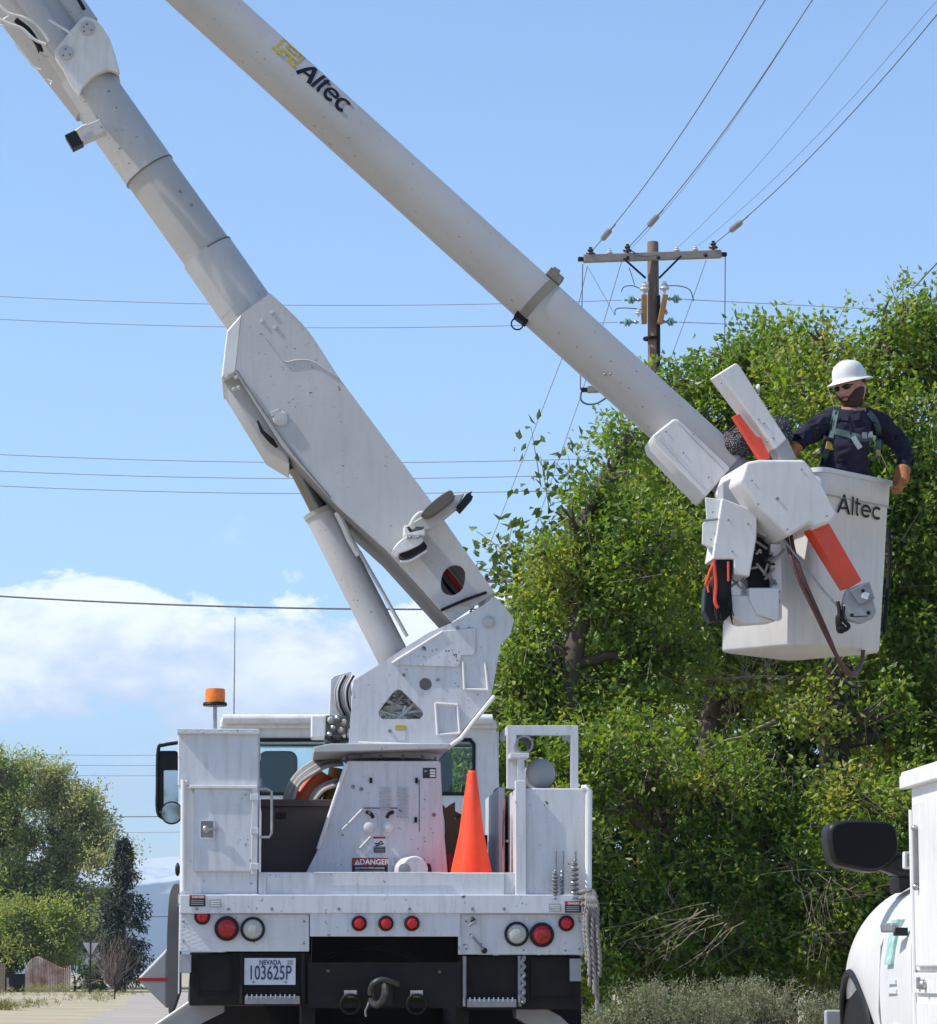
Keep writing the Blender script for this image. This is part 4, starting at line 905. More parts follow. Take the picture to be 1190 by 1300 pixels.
part(MB().pbox(236, 738, 1277, 1345, 1.5, 1.62), 'underbody_shade_sheet', BLACK)  # added black sheet standing in for the shade under the chassis
part(MB().tube((-.9, 2.3, .5), (.9, 2.3, .5), .09), 'rear_axle', DARK)
# ---------------------------------------------------------------- things on and around the truck
def root_at(p): return (p.x, p.y, p.z)
# orange cone standing on the bed
p = W(598, 1113, .3); cn = thing('traffic_cone', 'tall bright orange plastic cone standing on the truck bed beside the white pedestal', 'traffic cone', (p.x, .3, p.z-.10))
zc = p.z; zt_ = W(600, 979.5, .3).z; k = ppm(.3)
cb = MB().lathe([(26.5/k, .0), (26.2/k, .02), (16/k, (zt_-zc)*.40), (5.8/k, (zt_-zc)*.985), (5.2/k, zt_-zc), (4.2/k, zt_-zc+.004), (3.8/k, zt_-zc-.02)], (p.x+.002, .3, zc), (0.008, 0, 1), 48).build('cone_body', CONEO, cn)
MB().box(p.x-.17, p.x+.17, .13, .47, zc-.10, zc-.005).build('cone_base', CONEO, cn, bevel=.01)
# things in the bed behind the locker
def bedcone(u0, v0, u1, v1, r0, r1, Y, nm, lab, cat, m):
    a = W(u0, v0, Y); b = W(u1, v1, Y); o = MB().tube(a, b, r0, r1, 28).build(nm, m); rebase(o, a); return tag(o, lab, cat)
bedcone(366, 1046, 408, 980, .10, .085, 1.25, 'road_cone', 'faded orange cone lying slanted in the bed under the coiled hose', 'traffic cone', mat('faded_orange_plastic', (.75, .13, .04), .5, var=.3, vscale=10, vcol=(.45, .1, .05)))
bedcone(418, 1040, 430, 976, .07, .06, 1.3, 'water_bottle_tube', 'dull yellow tube leaning between the hose coils and the pedestal', 'tube', YELL)
def coil(u0, v0, pts, lab, n, Y):
    t = thing('hose_coil', lab, 'hose', root_at(W(u0, v0, Y)))
    for i in range(n):
        MB().path(spline([W(u+i*2.1*(.6+.4*(j % 2)), v+i*2.6, Y-.02*i) for j, (u, v) in enumerate(pts)]), .0125, 8).build('hose_loop', [HOSEW, STEEL, HOSEW, GREYM, HOSEW][i % 5], t)
coil(362, 1030, [(361, 1020), (364, 1004), (376, 984), (394, 969), (412, 962), (428, 960)], 'large coil of dirty white hose arching up behind the brown locker', 5, 1.15)
coil(392, 1040, [(391, 1022), (398, 1008), (410, 997), (428, 990)], 'smaller hose arc in front of the yellow tube in the bed', 3, 1.1)
cb_ = thing('cardboard_box', 'torn cardboard box behind the cone, right of the pedestal', 'box', root_at(W(575, 1080, 1.3)))
for q in ([(563, 1022), (566, 1026), (571, 1022), (578, 1018), (578, 1040), (566, 1042)], [(566, 1042), (590, 1038), (585, 1100), (568, 1105)], [(578, 1030), (590, 1036), (592, 1045), (580, 1042)]):
    MB().plate(q, 1.25+random.random()*.1, 1.4).build('cardboard_flap', CARD, cb_)
o = MB().plate([(568, 1085), (574, 1082), (576, 1108), (569, 1110)], .9, 1.1).build('red_fuel_can', mat('red_can_plastic', (.5, .02, .03), .4), None, bevel=.01); rebase(o, W(571, 1108, 1)); tag(o, 'small red can wedged between the pedestal and the orange cone', 'fuel can')
# rope hanging at the right corner
rp = thing('rope', 'grey braided rope knotted on the rail and hanging at the right rear corner', 'rope', root_at(W(748, 1135, -.08)))
random.seed(11)
for k in range(6):
    u = 744+k*2.7; end = [1222, 1238, 1252, 1262, 1284, 1240][k]; ph = random.random()*6
    pts = [W(745+k*1.6, 1130, -.08), W(u+1, 1150, -.12)]+[W(u+k*.5+math.sin(ph+q*.9)*1.6, 1150+(end-1150)*q/6, -.09-.02*(k % 2)) for q in range(1, 7)]
    P = spline(pts, 8)
    for s_ in range(2):
        tw = [p_+Vector((math.cos(i*.9+s_*3.14), math.sin(i*.9+s_*3.14), 0))*.006 for i, p_ in enumerate(P)]
        MB().path(tw, .0085, 6).build('rope_strand', ROPE, rp)
for k in range(5):
    MB().torus(W(747+random.uniform(-2, 2), 1134+k*3.2, -.05), (random.uniform(-.3, .3), .3, 1), .045, .011, 20, 6).build('rope_knot', ROPE, rp)

# tool pouch with orange-handled tools under the boom tip
tp = thing('tool_pouch', 'black bristly tool pouch with orange tool handles hanging under the boom tip', 'tool pouch', root_at(W(918, 785, -.40)))
MB().prism([W(u, v, -.48) for u, v in [(910, 708), (931, 711), (929, 745), (931, 775), (922, 787), (910, 788), (905, 745)]], (0, .14, 0)).build('pouch', BLACK, tp, bevel=.01)
MB().prism([W(u, v, -.44) for u, v in [(896, 744), (908, 742), (912, 786), (902, 790), (894, 774)]], (0, .14, 0)).build('side_pouch', BLACKP, tp, bevel=.01)
random.seed(4)
for k in range(26):
    a = W(random.uniform(907, 930), random.uniform(755, 782), -.49); MB().tube(a, a+Vector((random.uniform(-.01, .02), -.01, -random.uniform(.03, .06))), .006, .003, 5).build('bristle', BLACK, tp)
for pts, r in (([(908, 712), (902, 724), (896, 742)], .008), ([(906, 712), (909, 740), (908, 762), (912, 772)], .011), ([(925, 713), (925, 738)], .007), ([(905, 733), (899, 742), (900, 752)], .007)):
    MB().path(spline([W(u, v, -.50) for u, v in pts]), r, 8).build('tool_handle', ORANGE, tp)

# ---------------------------------------------------------------- the worker
PY = .26
pr = thing('person', 'bearded person in navy shirt, harness, sunglasses and white hard hat standing in the bucket', 'person', (W(1076, 800, PY).x, PY, zb+.06))
K = 1/ppm(PY)
def wp(u, v, dy=0): return W(u, v, PY)+Vector((0, dy, 0))
fz = zb+.07
hipL = wp(1062, 640); hipR = wp(1086, 640)
V = [wp(1074, 632), wp(1073, 596), wp(1073, 562), wp(1078, 538), wp(1081, 524), wp(1081, 507, -.01),       # 0-5 pelvis..neck
     wp(1058, 532, -.01), wp(1040, 541, -.03), wp(1020, 556, -.08), wp(1009, 566, -.14), wp(1002, 578, -.16),       # 6-10 arm at photo left
     wp(1101, 532, .01), wp(1123, 541, .02), wp(1139, 556, .02), wp(1150, 571, .0), wp(1147, 590, -.05), wp(1141, 604, -.08),   # 11-16 arm at photo right
     hipL, Vector((hipL.x-.02, PY-.02, fz+.48)), Vector((hipL.x-.02, PY+.02, fz+.06)),
     hipR, Vector((hipR.x+.02, PY-.02, fz+.48)), Vector((hipR.x+.02, PY+.02, fz+.06))]
E = [(0, 1), (1, 2), (2, 3), (3, 4), (4, 5), (3, 6), (6, 7), (7, 8), (8, 9), (9, 10), (3, 11), (11, 12), (12, 13), (13, 14), (14, 15), (15, 16), (0, 17), (17, 18), (18, 19), (0, 20), (20, 21), (21, 22)]
Rr = [(.20, .15), (.20, .15), (.24, .16), (.20, .14), (.066, .064), (.062, .060), (.090, .085), (.085, .08), (.075, .07), (.060, .056), (.052, .05), (.092, .086), (.086, .08), (.074, .070), (.066, .062), (.056, .052), (.046, .042), .10, .075, .05, .10, .075, .05]
bm_ = skin_mesh(V, E, Rr, 0, 4)
bm_.materials.clear()
for m in (NAVY, TROUS, SKIN): bm_.materials.append(m)
zw = V[0].z; zn = wp(1079, 524).z
for pgn in bm_.polygons:
    c = pgn.center; pgn.material_index = 1 if c.z < zw-.0 else (2 if (c.z > zn-.002 and abs(c.x-V[4].x) < .075) else 0)
# cloth folds
for vtx in bm_.vertices:
    n_v = noise.noise(vtx.co*9)*.016+(.35-abs(noise.noise(Vector((vtx.co.x*14+vtx.co.z*9, vtx.co.y*10, vtx.co.z*26-vtx.co.x*10)))))*.022-.006
    if vtx.co.z < zn: vtx.co += vtx.normal*n_v
body = bpy.data.objects.new('body', bm_); COL.objects.link(body); attach(body, pr)
# head: turned to the left of the picture and a little down
hc = wp(1080, 494, -.02); HW, HD, HH = .084, .104, .126
def head():
    mb = MB(); mb.sphere((0, 0, 0), 1, 84, 64); out = []
    for v in mb.v:
        x, y, z = v.x*HW, v.y*HD, v.z*HH         # face looks to -y
        fy = max(0, -v.y)
        if z < -.02: x *= 1-.36*min(1, (-.02-z)/.10); y *= 1-.10*min(1, (-.02-z)/.10)
        if z < -.05 and v.y < 0: y -= .012*min(1, (-.05-z)/.04)                      # chin
        if fy > .4:
            y -= .010*math.exp(-((z-.030)/.012)**2)*math.exp(-(x/.05)**2)           # brow
            for s_ in (-1, 1): y += .012*math.exp(-((x-s_*.032)/.016)**2-((z-.012)/.013)**2)   # eye sockets
            y -= .030*math.exp(-(x/.0115)**2)*(math.exp(-((z+.022)/.014)**2)+.55*math.exp(-((z-.0)/.018)**2))  # nose
            y -= .007*math.exp(-(x/.026)**2)*(math.exp(-((z+.052)/.006)**2)+math.exp(-((z+.064)/.006)**2))    # lips
            for s_ in (-1, 1): y -= .005*math.exp(-((x-s_*.042)/.016)**2-((z+.018)/.016)**2)  # cheeks
        out.append(Vector((x, y, z)))
    mb.v = out; return mb
HR = Matrix.Rotation(R(-7), 4, 'Y') @ Matrix.Rotation(R(-46), 4, 'Z') @ Matrix.Rotation(R(8), 4, 'X')
def place(mb): mb.v = [hc+(HR @ v) for v in mb.v]; return mb
hd = place(head()).build('head', SKIN, pr, smooth=80)
for s_ in (-1, 1):
    e = place(MB().sphere((s_*.078, .008, -.008), (.010, .018, .030), 14, 10)); e.build('ear', SKIN, hd)
# beard shell
bd = MB(); hb_ = head(); vs = []
for v in hb_.v:
    v2 = v.copy(); front = v.y < .012
    low = -.030-.0*abs(v.x)
    lim = -.044+.040*max(0, min(1, (abs(v.x)-.030)/.045))**1.5
    amt = max(0, min(1, (lim-v.z)/.014+.35+noise.noise(v*90)*.5))*(1 if front else 0)
    if abs(v.x) < .020 and -.066 < v.z < -.050 and v.y < -.05: amt = .0
    v2 += v.normalized()*((.014+.004*noise.noise(v*150))*amt-.004); v2.z -= .012*amt*(1 if v.z < -.07 else 0); vs.append(v2)
hb_.v = vs; place(hb_).build('beard', BEARD, hd, smooth=80)
hair = place(MB().sphere((0, .030, .040), (.085, .085, .078), 28, 20)); hair.build('hair', BEARD, hd)
for s_ in (-1, 1):
    g = place(MB().sphere((s_*.031, -.095, .014), (.031, .012, .0165), 20, 12)); g.build('sunglasses_lens' if s_ < 0 else 'sunglasses_lens', LENSK, hd)
    place(MB().tube((s_*.056, -.082, .018), (s_*.080, .0, .016), .0045, n=6)).build('sunglasses_arm', LENSK, hd)
place(MB().tube((-.03, -.104, .018), (.03, -.104, .018), .006, n=6)).build('sunglasses_bridge', LENSK, hd)
# hard hat with full brim
def hat():
    mb = MB(); n = 48; prof = [(.001, .135), (.03, .134), (.06, .126), (.088, .108), (.106, .080), (.114, .048), (.117, .022), (.120, .012), (.134, .006), (.158, -.006), (.160, -.010), (.157, -.012), (.132, .001), (.112, .006), (.105, .04), (.08, .09)]
    vs = []
    for r_, h_ in prof:
        for k in range(n):
            a = 2*math.pi*k/n; rr = r_
            ridge = .006*math.exp(-(math.sin(a-math.pi/2+math.pi/2)*0+math.cos(a))**2*22)*(1 if .02 < h_ else 0)
            vs.append(Vector((rr*math.cos(a)*.90, rr*math.sin(a)*1.08, h_+ridge)))
    fs = [(i*n+k, i*n+(k+1) % n, (i+1)*n+(k+1) % n, (i+1)*n+k) for i in range(len(prof)-1) for k in range(n)]
    mb.add(vs, fs); return mb
ht_ = hat(); ht_.v = [v*.94+Vector((0, .008, .048)) for v in ht_.v]
hh = place(ht_).build('hard_hat', HELM, pr, smooth=60)
place(MB().torus((0, .008, .057), (0, 0, 1), .111, .004, 40, 6)).build('hat_band', mat('hat_rim_grey', (.5, .5, .46), .5), hh)
# harness webbing laid on the chest surface
def surf(u, v, lift=.008):
    o = W(u, v, PY)-Vector((0, .5, 0)); 
    return o
from mathutils.bvhtree import BVHTree
bvh = BVHTree.FromPolygons([v.co.copy() for v in bm_.vertices], [tuple(p.vertices) for p in bm_.polygons])
def onbody(u, v, lift=.007):
    d = (W(u, v, PY)-CAM).normalized(); hit = bvh.ray_cast(CAM, d, 60)
    return (hit[0]-d*lift) if hit[0] else W(u, v, PY-.12)
def strap(pts, w, nm='harness_strap', m=HARN, par=None):
    P = [Vector((u, v, 0)) for u, v in pts]; P = spline(P, 5); mb = MB(); L_ = []
    for i, q in enumerate(P):
        t = (P[min(i+1, len(P)-1)]-P[max(i-1, 0)]).normalized(); n = Vector((-t.y, t.x, 0))*w/2
        row = []
        for s_ in (-1, -.33, .33, 1):
            row.append(onbody(q.x+n.x*s_, q.y+n.y*s_))
        L_.append(row)
    vs = []; 
    for row in L_: vs += row+[r_+Vector((0, .006, 0)) for r_ in reversed(row)]
    fs = [(i*8+k, i*8+(k+1) % 8, (i+1)*8+(k+1) % 8, (i+1)*8+k) for i in range(len(L_)-1) for k in range(8)]
    fs += [tuple(range(8)), tuple(range(len(vs)-8, len(vs)))]
    return mb.add(vs, fs).build(nm, m, par or hn, smooth=60)
hn = MB().torus(wp(1077, 575, .0)+Vector((0, 0, 0)), (0, 0, 1), .01, .004, 8, 4).build('harness', HARN, pr)
strap([(1062, 521), (1060, 530), (1057, 545), (1052, 565), (1046, 585), (1041, 600)], 7.5)
strap([(1103, 523), (1109, 530), (1115, 542), (1116, 560), (1113, 582)], 7.5)
strap([(1054, 546), (1068, 549), (1082, 553), (1094, 556), (1108, 556)], 8)
def patch(u, v, du, dv, th, nm, m, rot=0):
    c = onbody(u, v, .014); a = math.cos(rot); b = math.sin(rot)
    return MB().obox(c, Vector((a, 0, b))*du*K, (0, th, 0), Vector((-b, 0, a))*dv*K).build(nm, m, hn, bevel=.002)
patch(1054, 566, 5, 5, .01, 'strap_adjuster', YELL, -.2); patch(1055, 558, 5, 2.0, .012, 'strap_adjuster', DARK, -.2)
patch(1088, 562, 3.4, 8.5, .006, 'harness_tag', mat('silver_tag', (.35, .40, .38), .4), .55); patch(1098, 553, 3, 4, .012, 'buckle', GREYM); patch(1105, 552, 3, 4, .012, 'buckle', STEEL)
patch(1115, 575, 3, 4, .01, 'strap_adjuster', YELL)
MB().path([onbody(1079, 530), onbody(1080, 540), onbody(1080, 552)], .003, 5).build('shirt_placket', NAVY, pr)
for s_ in (-1, 1): MB().prism([onbody(1080+s_*2, 527, .012), onbody(1080+s_*13, 522, .012), onbody(1080+s_*11, 533, .016), onbody(1080+s_*3, 534, .016)], (0, .01, 0)).build('shirt_collar', NAVY, pr)
# gloved hand gripping the rim
def hand(wrist, palm_dir, down, across, nm, par, mir=1):
    wrist = Vector(wrist); f = Vector(palm_dir).normalized(); a = Vector(across).normalized(); d = Vector(down).normalized()
    g = thing(nm, None, None) if False else None
    me_parts = []
    V_ = [wrist-f*.05, wrist, wrist+f*.045, wrist+f*.085]; E_ = [(0, 1), (1, 2), (2, 3)]; R_ = [(.060, .06), (.046, .042), (.062, .040), (.062, .034)]
    palm = skin_mesh(V_, E_, R_, 0, 2)
    po = bpy.data.objects.new(nm, palm); palm.materials.clear(); palm.materials.append(GLOVE); COL.objects.link(po); attach(po, par)
    for i, ln in enumerate((.080, .092, .085, .066)):
        b = wrist+f*.075+a*(-.036+.024*i)
        p1 = b+f*ln*.42; p2 = p1+(f*.35+d*.95).normalized()*ln*.36; p3 = p2+(d*.85-f*.55).normalized()*ln*.30
        fm = skin_mesh([b-f*.02, b, p1, p2, p3], [(0, 1), (1, 2), (2, 3), (3, 4)], [.014, .0155, .015, .014, .0115], 0, 2); fm.materials.clear(); fm.materials.append(GLOVE)
        fo = bpy.data.objects.new('finger', fm); COL.objects.link(fo); attach(fo, po)
    b = wrist+f*.02-a*.035*mir; p1 = b-a*.025*mir+f*.02+d*.015; p2 = p1+(f*.7+d*.6).normalized()*.032; p3 = p2+(f*.4+d*.8+a*.3*mir).normalized()*.026
    tm = skin_mesh([b, p1, p2, p3], [(0, 1), (1, 2), (2, 3)], [.018, .019, .017, .014], 0, 2); tm.materials.clear(); tm.materials.append(GLOVE)
    to = bpy.data.objects.new('thumb', tm); COL.objects.link(to); attach(to, po); return po
hand(wp(1142, 603, -.10), (-.25, -.25, -1), (-1, .25, -.25), (-.3, -1, .2), 'glove', pr)
hand(wp(1003, 576, -.16), (-.5, .1, -.9), (-.7, .2, -.4), (.1, -1, 0), 'glove', pr, -1)

# ---------------------------------------------------------------- foliage
def leafmesh(name, centers, dirs, n_per, L, Wd, spread, m, parent=None, twig=None, seed=1, up=.15, gather=1.0):
    rng = np.random.default_rng(seed); C = np.repeat(np.asarray(centers), n_per, 0); D = np.repeat(np.asarray(dirs), n_per, 0); N = len(C)
    t = rng.random((N, 1)); off = rng.normal(size=(N, 3))*spread*.42
    pos = C+D*t*spread*gather+off*(.35+.65*(1-t))
    a = rng.normal(size=(N, 3)); a = a*.75+D*.7; a[:, 2] -= .35; a /= np.linalg.norm(a, axis=1)[:, None]
    nrm = rng.normal(size=(N, 3)); nrm[:, 2] += 1.1+up; b = np.cross(a, nrm); b /= np.linalg.norm(b, axis=1)[:, None]+1e-9; c = np.cross(a, b)
    Ls = L*rng.uniform(.6, 1.25, (N, 1)); Ws = Wd*rng.uniform(.7, 1.2, (N, 1))
    v0 = pos; v1 = pos+a*Ls*.42+b*Ws*.5+c*Ws*.18; v2 = pos+a*Ls-c*Ls*.10; v3 = pos+a*Ls*.42-b*Ws*.5+c*Ws*.18
    vs = np.stack([v0, v1, v2, v3], 1).reshape(-1, 3).astype(np.float32)
    base = np.arange(N)*4; tri = np.stack([base, base+1, base+2, base, base+2, base+3], 1).reshape(-1).astype(np.int32)
    me = bpy.data.meshes.new(name); me.vertices.add(len(vs)); me.vertices.foreach_set('co', vs.ravel())
    nt = len(tri)//3; me.loops.add(len(tri)); me.loops.foreach_set('vertex_index', tri); me.polygons.add(nt)
    me.polygons.foreach_set('loop_start', np.arange(nt, dtype=np.int32)*3); me.update(calc_edges=True); me.materials.append(m)
    o = bpy.data.objects.new(name, me); COL.objects.link(o)
    if parent: attach(o, parent)
    tag(o, kind='stuff'); return o
def twigmesh(name, A, B_, r, m, parent):
    A = np.asarray(A); B_ = np.asarray(B_); N = len(A); d = B_-A; d /= np.linalg.norm(d, axis=1)[:, None]+1e-9
    x = np.cross(d, np.array([.3, .2, 1])); x /= np.linalg.norm(x, axis=1)[:, None]+1e-9; y = np.cross(d, x); vs = []
    r = np.broadcast_to(np.asarray(r).reshape(-1, 1), (N, 1))
    for P, k in ((A, 1.0), (B_, .45)):
        for j in range(3):
            an = 2*math.pi*j/3; vs.append(P+(x*math.cos(an)+y*math.sin(an))*r*k)
    vs = np.stack(vs, 1).reshape(-1, 3); f = []
    for i in range(N):
        o = i*6; f += [(o, o+1, o+4, o+3), (o+1, o+2, o+5, o+4), (o+2, o, o+3, o+5)]
    me = bpy.data.meshes.new(name); me.from_pydata(vs.tolist(), [], f); me.materials.append(m); o = bpy.data.objects.new(name, me); COL.objects.link(o)
    if parent: attach(o, parent)
    tag(o, kind='stuff'); return o
BARK = mat('brown_bark', (.10, .075, .055), .9, var=.4, vscale=6, vcol=(.055, .04, .03), bump=.8, bscale=14)
TWIG = mat('grey_brown_twig', (.26, .21, .15), .9, var=.3, vscale=8)
DEAD = mat('dry_dead_twig', (.25, .20, .14), .9)
LEAF = leafmat('bright_elm_leaf', [(0.0, (.055, .115, .018)), (.3, (.10, .185, .026)), (.6, (.165, .25, .034)), (.85, (.25, .31, .055)), (1.0, (.35, .32, .12))], .5, .42)
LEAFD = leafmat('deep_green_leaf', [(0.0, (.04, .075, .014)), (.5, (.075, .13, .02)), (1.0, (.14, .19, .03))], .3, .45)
def limb(a, b, r0, r1, m, par, nm='branch', wob=.08, n=7, seg=8):
    a = Vector(a); b = Vector(b); L = (b-a).length; pts = []
    for i in range(n):
        t = i/(n-1); p_ = a.lerp(b, t)+Vector((random.uniform(-1, 1), random.uniform(-1, 1), random.uniform(-.5, .8)))*L*wob*math.sin(math.pi*t)*.6; pts.append(p_)
    P = spline(pts, 3); rs = [r0+(r1-r0)*(i/(len(P)-1)) for i in range(len(P))]
    MB().path(P, rs, seg).build(nm, m, par, smooth=60); return P
def tree(name, label, cat, base, trunk_top, lobes, m, density, n_per, L, Wd, spread, seed, group=None, trunk_r=.18, bark=None, twigc=None, dead=0, bias=.55, droop=.1, gapth=-.22):
    """lobes: list of (centre Vector, (rx, ry, rz)) ellipsoids filled with leafy sprays"""
    random.seed(seed); rng = np.random.default_rng(seed); base = Vector(base); bark = bark or BARK
    t = thing(name, label, cat, base, group)
    top = Vector(trunk_top); tr = limb(base, top, trunk_r, trunk_r*.55, bark, t, 'trunk', .05)
    cs = []; ds = []; ta = []; tb = []; rr = []
    for c, rad in lobes:
        c = Vector(c); anchor = min(tr[len(tr)//3:], key=lambda q: (q-c).length*.6+abs(q.z-c.z+.4)*.6)
        bp_ = limb(anchor, c, trunk_r*.38, .03, bark, t)
        for _ in range(4):
            dv = Vector((random.uniform(-1, 1)*rad[0], random.uniform(-1, 1)*rad[1], random.uniform(-.5, 1)*rad[2]))*.75
            limb(bp_[random.randint(len(bp_)//2, len(bp_)-1)], c+dv, .03, .010, bark, t, wob=.12, n=5, seg=5)
        vol = rad[0]*rad[1]*rad[2]; n = max(6, int(density*vol**(2/3)*1.0))
        q = rng.normal(size=(n, 3)); q /= np.linalg.norm(q, axis=1)[:, None]; rd = rng.random((n, 1))**bias
        nz = np.array([noise.noise(Vector((float(x)*2.4+c.x, float(y)*2.4+c.y, float(z)*2.4+c.z))) for x, y, z in q])[:, None]
        p_ = q*rd*(1+.6*nz)*np.array(rad)
        gap = np.array([noise.noise(Vector(tuple((np.array(c)+r_)*(1.5/spread*.3)))) for r_ in p_]) > gapth; p_ = p_[gap]; q = q[gap]
        w_ = np.array(c)+p_; keep = w_[:, 2] > base.z+.12; w_ = w_[keep]; q2 = q[keep]
        if not len(w_): continue
        cs.append(w_); d = q2*.8+rng.normal(size=q2.shape)*.5; d[:, 2] += .25-droop; d /= np.linalg.norm(d, axis=1)[:, None]; ds.append(d)
        ta.append(w_-d*spread*.8); tb.append(w_+d*spread*.9); rr.append(np.full(len(w_), .006*max(1, spread/.3)))
    cs = np.concatenate(cs); ds = np.concatenate(ds)
    cr_ = leafmesh('crown', cs, ds, n_per, L, Wd, spread, m, t, seed=seed)
    twigmesh('twigs', np.concatenate(ta), np.concatenate(tb), np.concatenate(rr), twigc or TWIG, t)
    return t
def PL(lst, Y, dY, jit=.35):
    out = []; k = ppm(Y)
    for q_ in lst:
        u, v, ru, rv = q_[:4]; y = Y+random.uniform(-1, 1)*dY*jit if len(q_) == 4 else q_[4]; k = ppm(y)
        out.append((W(u, v, y), (ru/k, min(dY, max(ru, rv)/k*1.1), rv/k)))
    return out
random.seed(3)
FRONT = [(1062, 862, 44, 34, 13.4), (1022, 890, 40, 34, 13.3), (1104, 905, 36, 34, 13.4), (1040, 1000, 34, 26, 13.3)]
Y1 = 15
k1 = W(1058, 1235, Y1).x
tree('broadleaf_tree', 'tallest bright green tree, its crown rising behind the person in the bucket', 'tree', (k1, Y1, 0), W(1075, 560, Y1),
     PL([(1150, 402, 34, 40), (1090, 455, 44, 32), (1175, 470, 60, 60), (1040, 420, 30, 24), (1030, 500, 70, 60), (1120, 540, 80, 70), (1185, 600, 70, 80), (1060, 610, 80, 70), (1140, 690, 80, 70), (1050, 720, 75, 70), (1180, 790, 70, 80), (1090, 830, 80, 70), (1150, 910, 75, 70), (1200, 428, 50, 45), (1225, 700, 70, 120), (1225, 900, 70, 120), (1130, 1000, 60, 50), (1190, 1040, 60, 70)]+FRONT, Y1, 1.4),
     LEAF, 430, 23, .086, .050, .32, 21, 'broadleaf trees behind the truck', .22)
tree('broadleaf_tree', 'green tree whose pointed top stands just left of the white jib arm', 'tree', (W(905, 1235, 16.5).x, 16.5, 0), W(930, 560, 16.5),
     PL([(916, 448, 20, 22), (970, 438, 36, 22), (942, 482, 54, 38), (1000, 470, 50, 50), (850, 500, 40, 30), (900, 545, 70, 50), (850, 600, 70, 60), (960, 600, 80, 70), (900, 690, 80, 70), (980, 740, 70, 70), (1010, 640, 60, 60), (880, 790, 80, 70), (990, 850, 70, 60), (930, 900, 80, 60)], 16.5, 1.4),
     LEAF, 430, 23, .086, .050, .32, 22, 'broadleaf trees behind the truck', .2)
tree('broadleaf_tree', 'spreading yellow-green tree directly behind the white turret and boom foot', 'tree', (W(735, 1235, 14).x, 14, 0), W(740, 660, 14),
     PL([(800, 556, 38, 22), (776, 592, 34, 28), (725, 664, 30, 30), (690, 705, 20, 22), (780, 650, 62, 56), (708, 750, 42, 44), (672, 800, 24, 34), (770, 760, 75, 60), (830, 700, 60, 60), (690, 830, 60, 50), (645, 870, 34, 34), (770, 860, 75, 60), (850, 820, 60, 60), (620, 905, 22, 20), (690, 920, 70, 50), (650, 960, 50, 50), (780, 960, 80, 60)], 14, 1.3),
     LEAF, 450, 23, .083, .048, .30, 23, 'broadleaf trees behind the truck', .17, bias=.75)
for q, (u0, u1, lab, sd_) in enumerate(((560, 760, 'low leafy bush right behind the cone and the right-hand bin', 31), (750, 920, 'low leafy bush in the middle of the thicket with dry twigs', 32), (915, 1090, 'low leafy bush beside the pickup mirror', 33))):
    ls = []
    random.seed(sd_)
    for i in range(13):
        ls.append((random.uniform(u0, u1), random.uniform(960, 1230), random.uniform(45, 75), random.uniform(40, 60)))
    Yb_ = 12.5+q*.4
    tree('leafy_bush', lab, 'bush', (W((u0+u1)/2, 1235, Yb_).x, Yb_, 0), W((u0+u1)/2, 1050, Yb_), PL(ls, Yb_, 1.1), LEAF, 330, 23, .080, .045, .28, sd_+10, 'leafy bushes under the trees', .09, bias=.6)
random.seed(77)
ls = [(random.uniform(1040, 1260), random.uniform(1000, 1240), random.uniform(45, 70), random.uniform(40, 60)) for i in range(12)]
tree('leafy_bush', 'leafy bush half hidden behind the white pickup', 'bush', (W(1190, 1235, 12.8).x, 12.8, 0), W(1180, 1050, 12.8), PL(ls, 12.8, 1.1), LEAF, 280, 23, .080, .045, .28, 55, 'leafy bushes under the trees', .09, bias=.6)
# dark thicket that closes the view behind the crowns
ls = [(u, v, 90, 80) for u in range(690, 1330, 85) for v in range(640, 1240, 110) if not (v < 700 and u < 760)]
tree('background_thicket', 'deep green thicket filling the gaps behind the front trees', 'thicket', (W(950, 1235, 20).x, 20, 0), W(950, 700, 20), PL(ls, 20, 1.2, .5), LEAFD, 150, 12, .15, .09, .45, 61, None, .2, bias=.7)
# dead twig tangles
def tangle(u, v, wd, hd, Y, n, lab, sd_, m=DEAD, L=.7, fan=None):
    rng = np.random.default_rng(sd_); t = thing('dry_branch', lab, 'branch', root_at(W(u, v, Y))); A = []; B2 = []; r = []
    c0_ = np.array(W(u, v, Y))
    for i in range(n):
        k = ppm(Y); st = c0_+rng.normal(size=3)*np.array([wd/k, .25, hd/k])*.25; d = rng.normal(size=3) if fan is None else np.array(fan)+rng.normal(size=3)*.45; d /= np.linalg.norm(d); cur = st
        for j in range(6):
            nx = cur+d*L/6; A.append(cur); B2.append(nx); r.append(.006-.0008*j); cur = nx; d = d+rng.normal(size=3)*.22; d /= np.linalg.norm(d)
            if rng.random() < .5:
                d2 = d+rng.normal(size=3)*.6; A.append(cur); B2.append(cur+d2*L*.2); r.append(.0028)
    twigmesh('twigs', A, B2, r, m, t)
tangle(900, 1165, 90, 40, 11.9, 11, 'fan of dry pale twigs poking out of the bushes low down', 1, L=1.1, fan=(-.8, 0, -.45))
tangle(985, 985, 50, 60, 13.2, 26, 'tangle of dry twigs hanging left of the dark trunk', 2, L=.8, fan=(.1, 0, -.9))
tangle(960, 860, 90, 40, 14.0, 22, 'thin bare branches crossing the leaves under the bucket', 3, L=1.0)
tangle(1040, 1130, 70, 50, 12.0, 20, 'bare twigs among leaves left of the pickup mirror', 4, L=.8)
random.seed(5)
BARKD = mat('dark_bark', (.035, .027, .022), .95, var=.4, vscale=6)
dt = thing('dead_tree', 'dark bare trunk with leaning limbs showing through the leaves above the pickup', 'tree', (W(1075, 1235, 13).x, 13, 0))
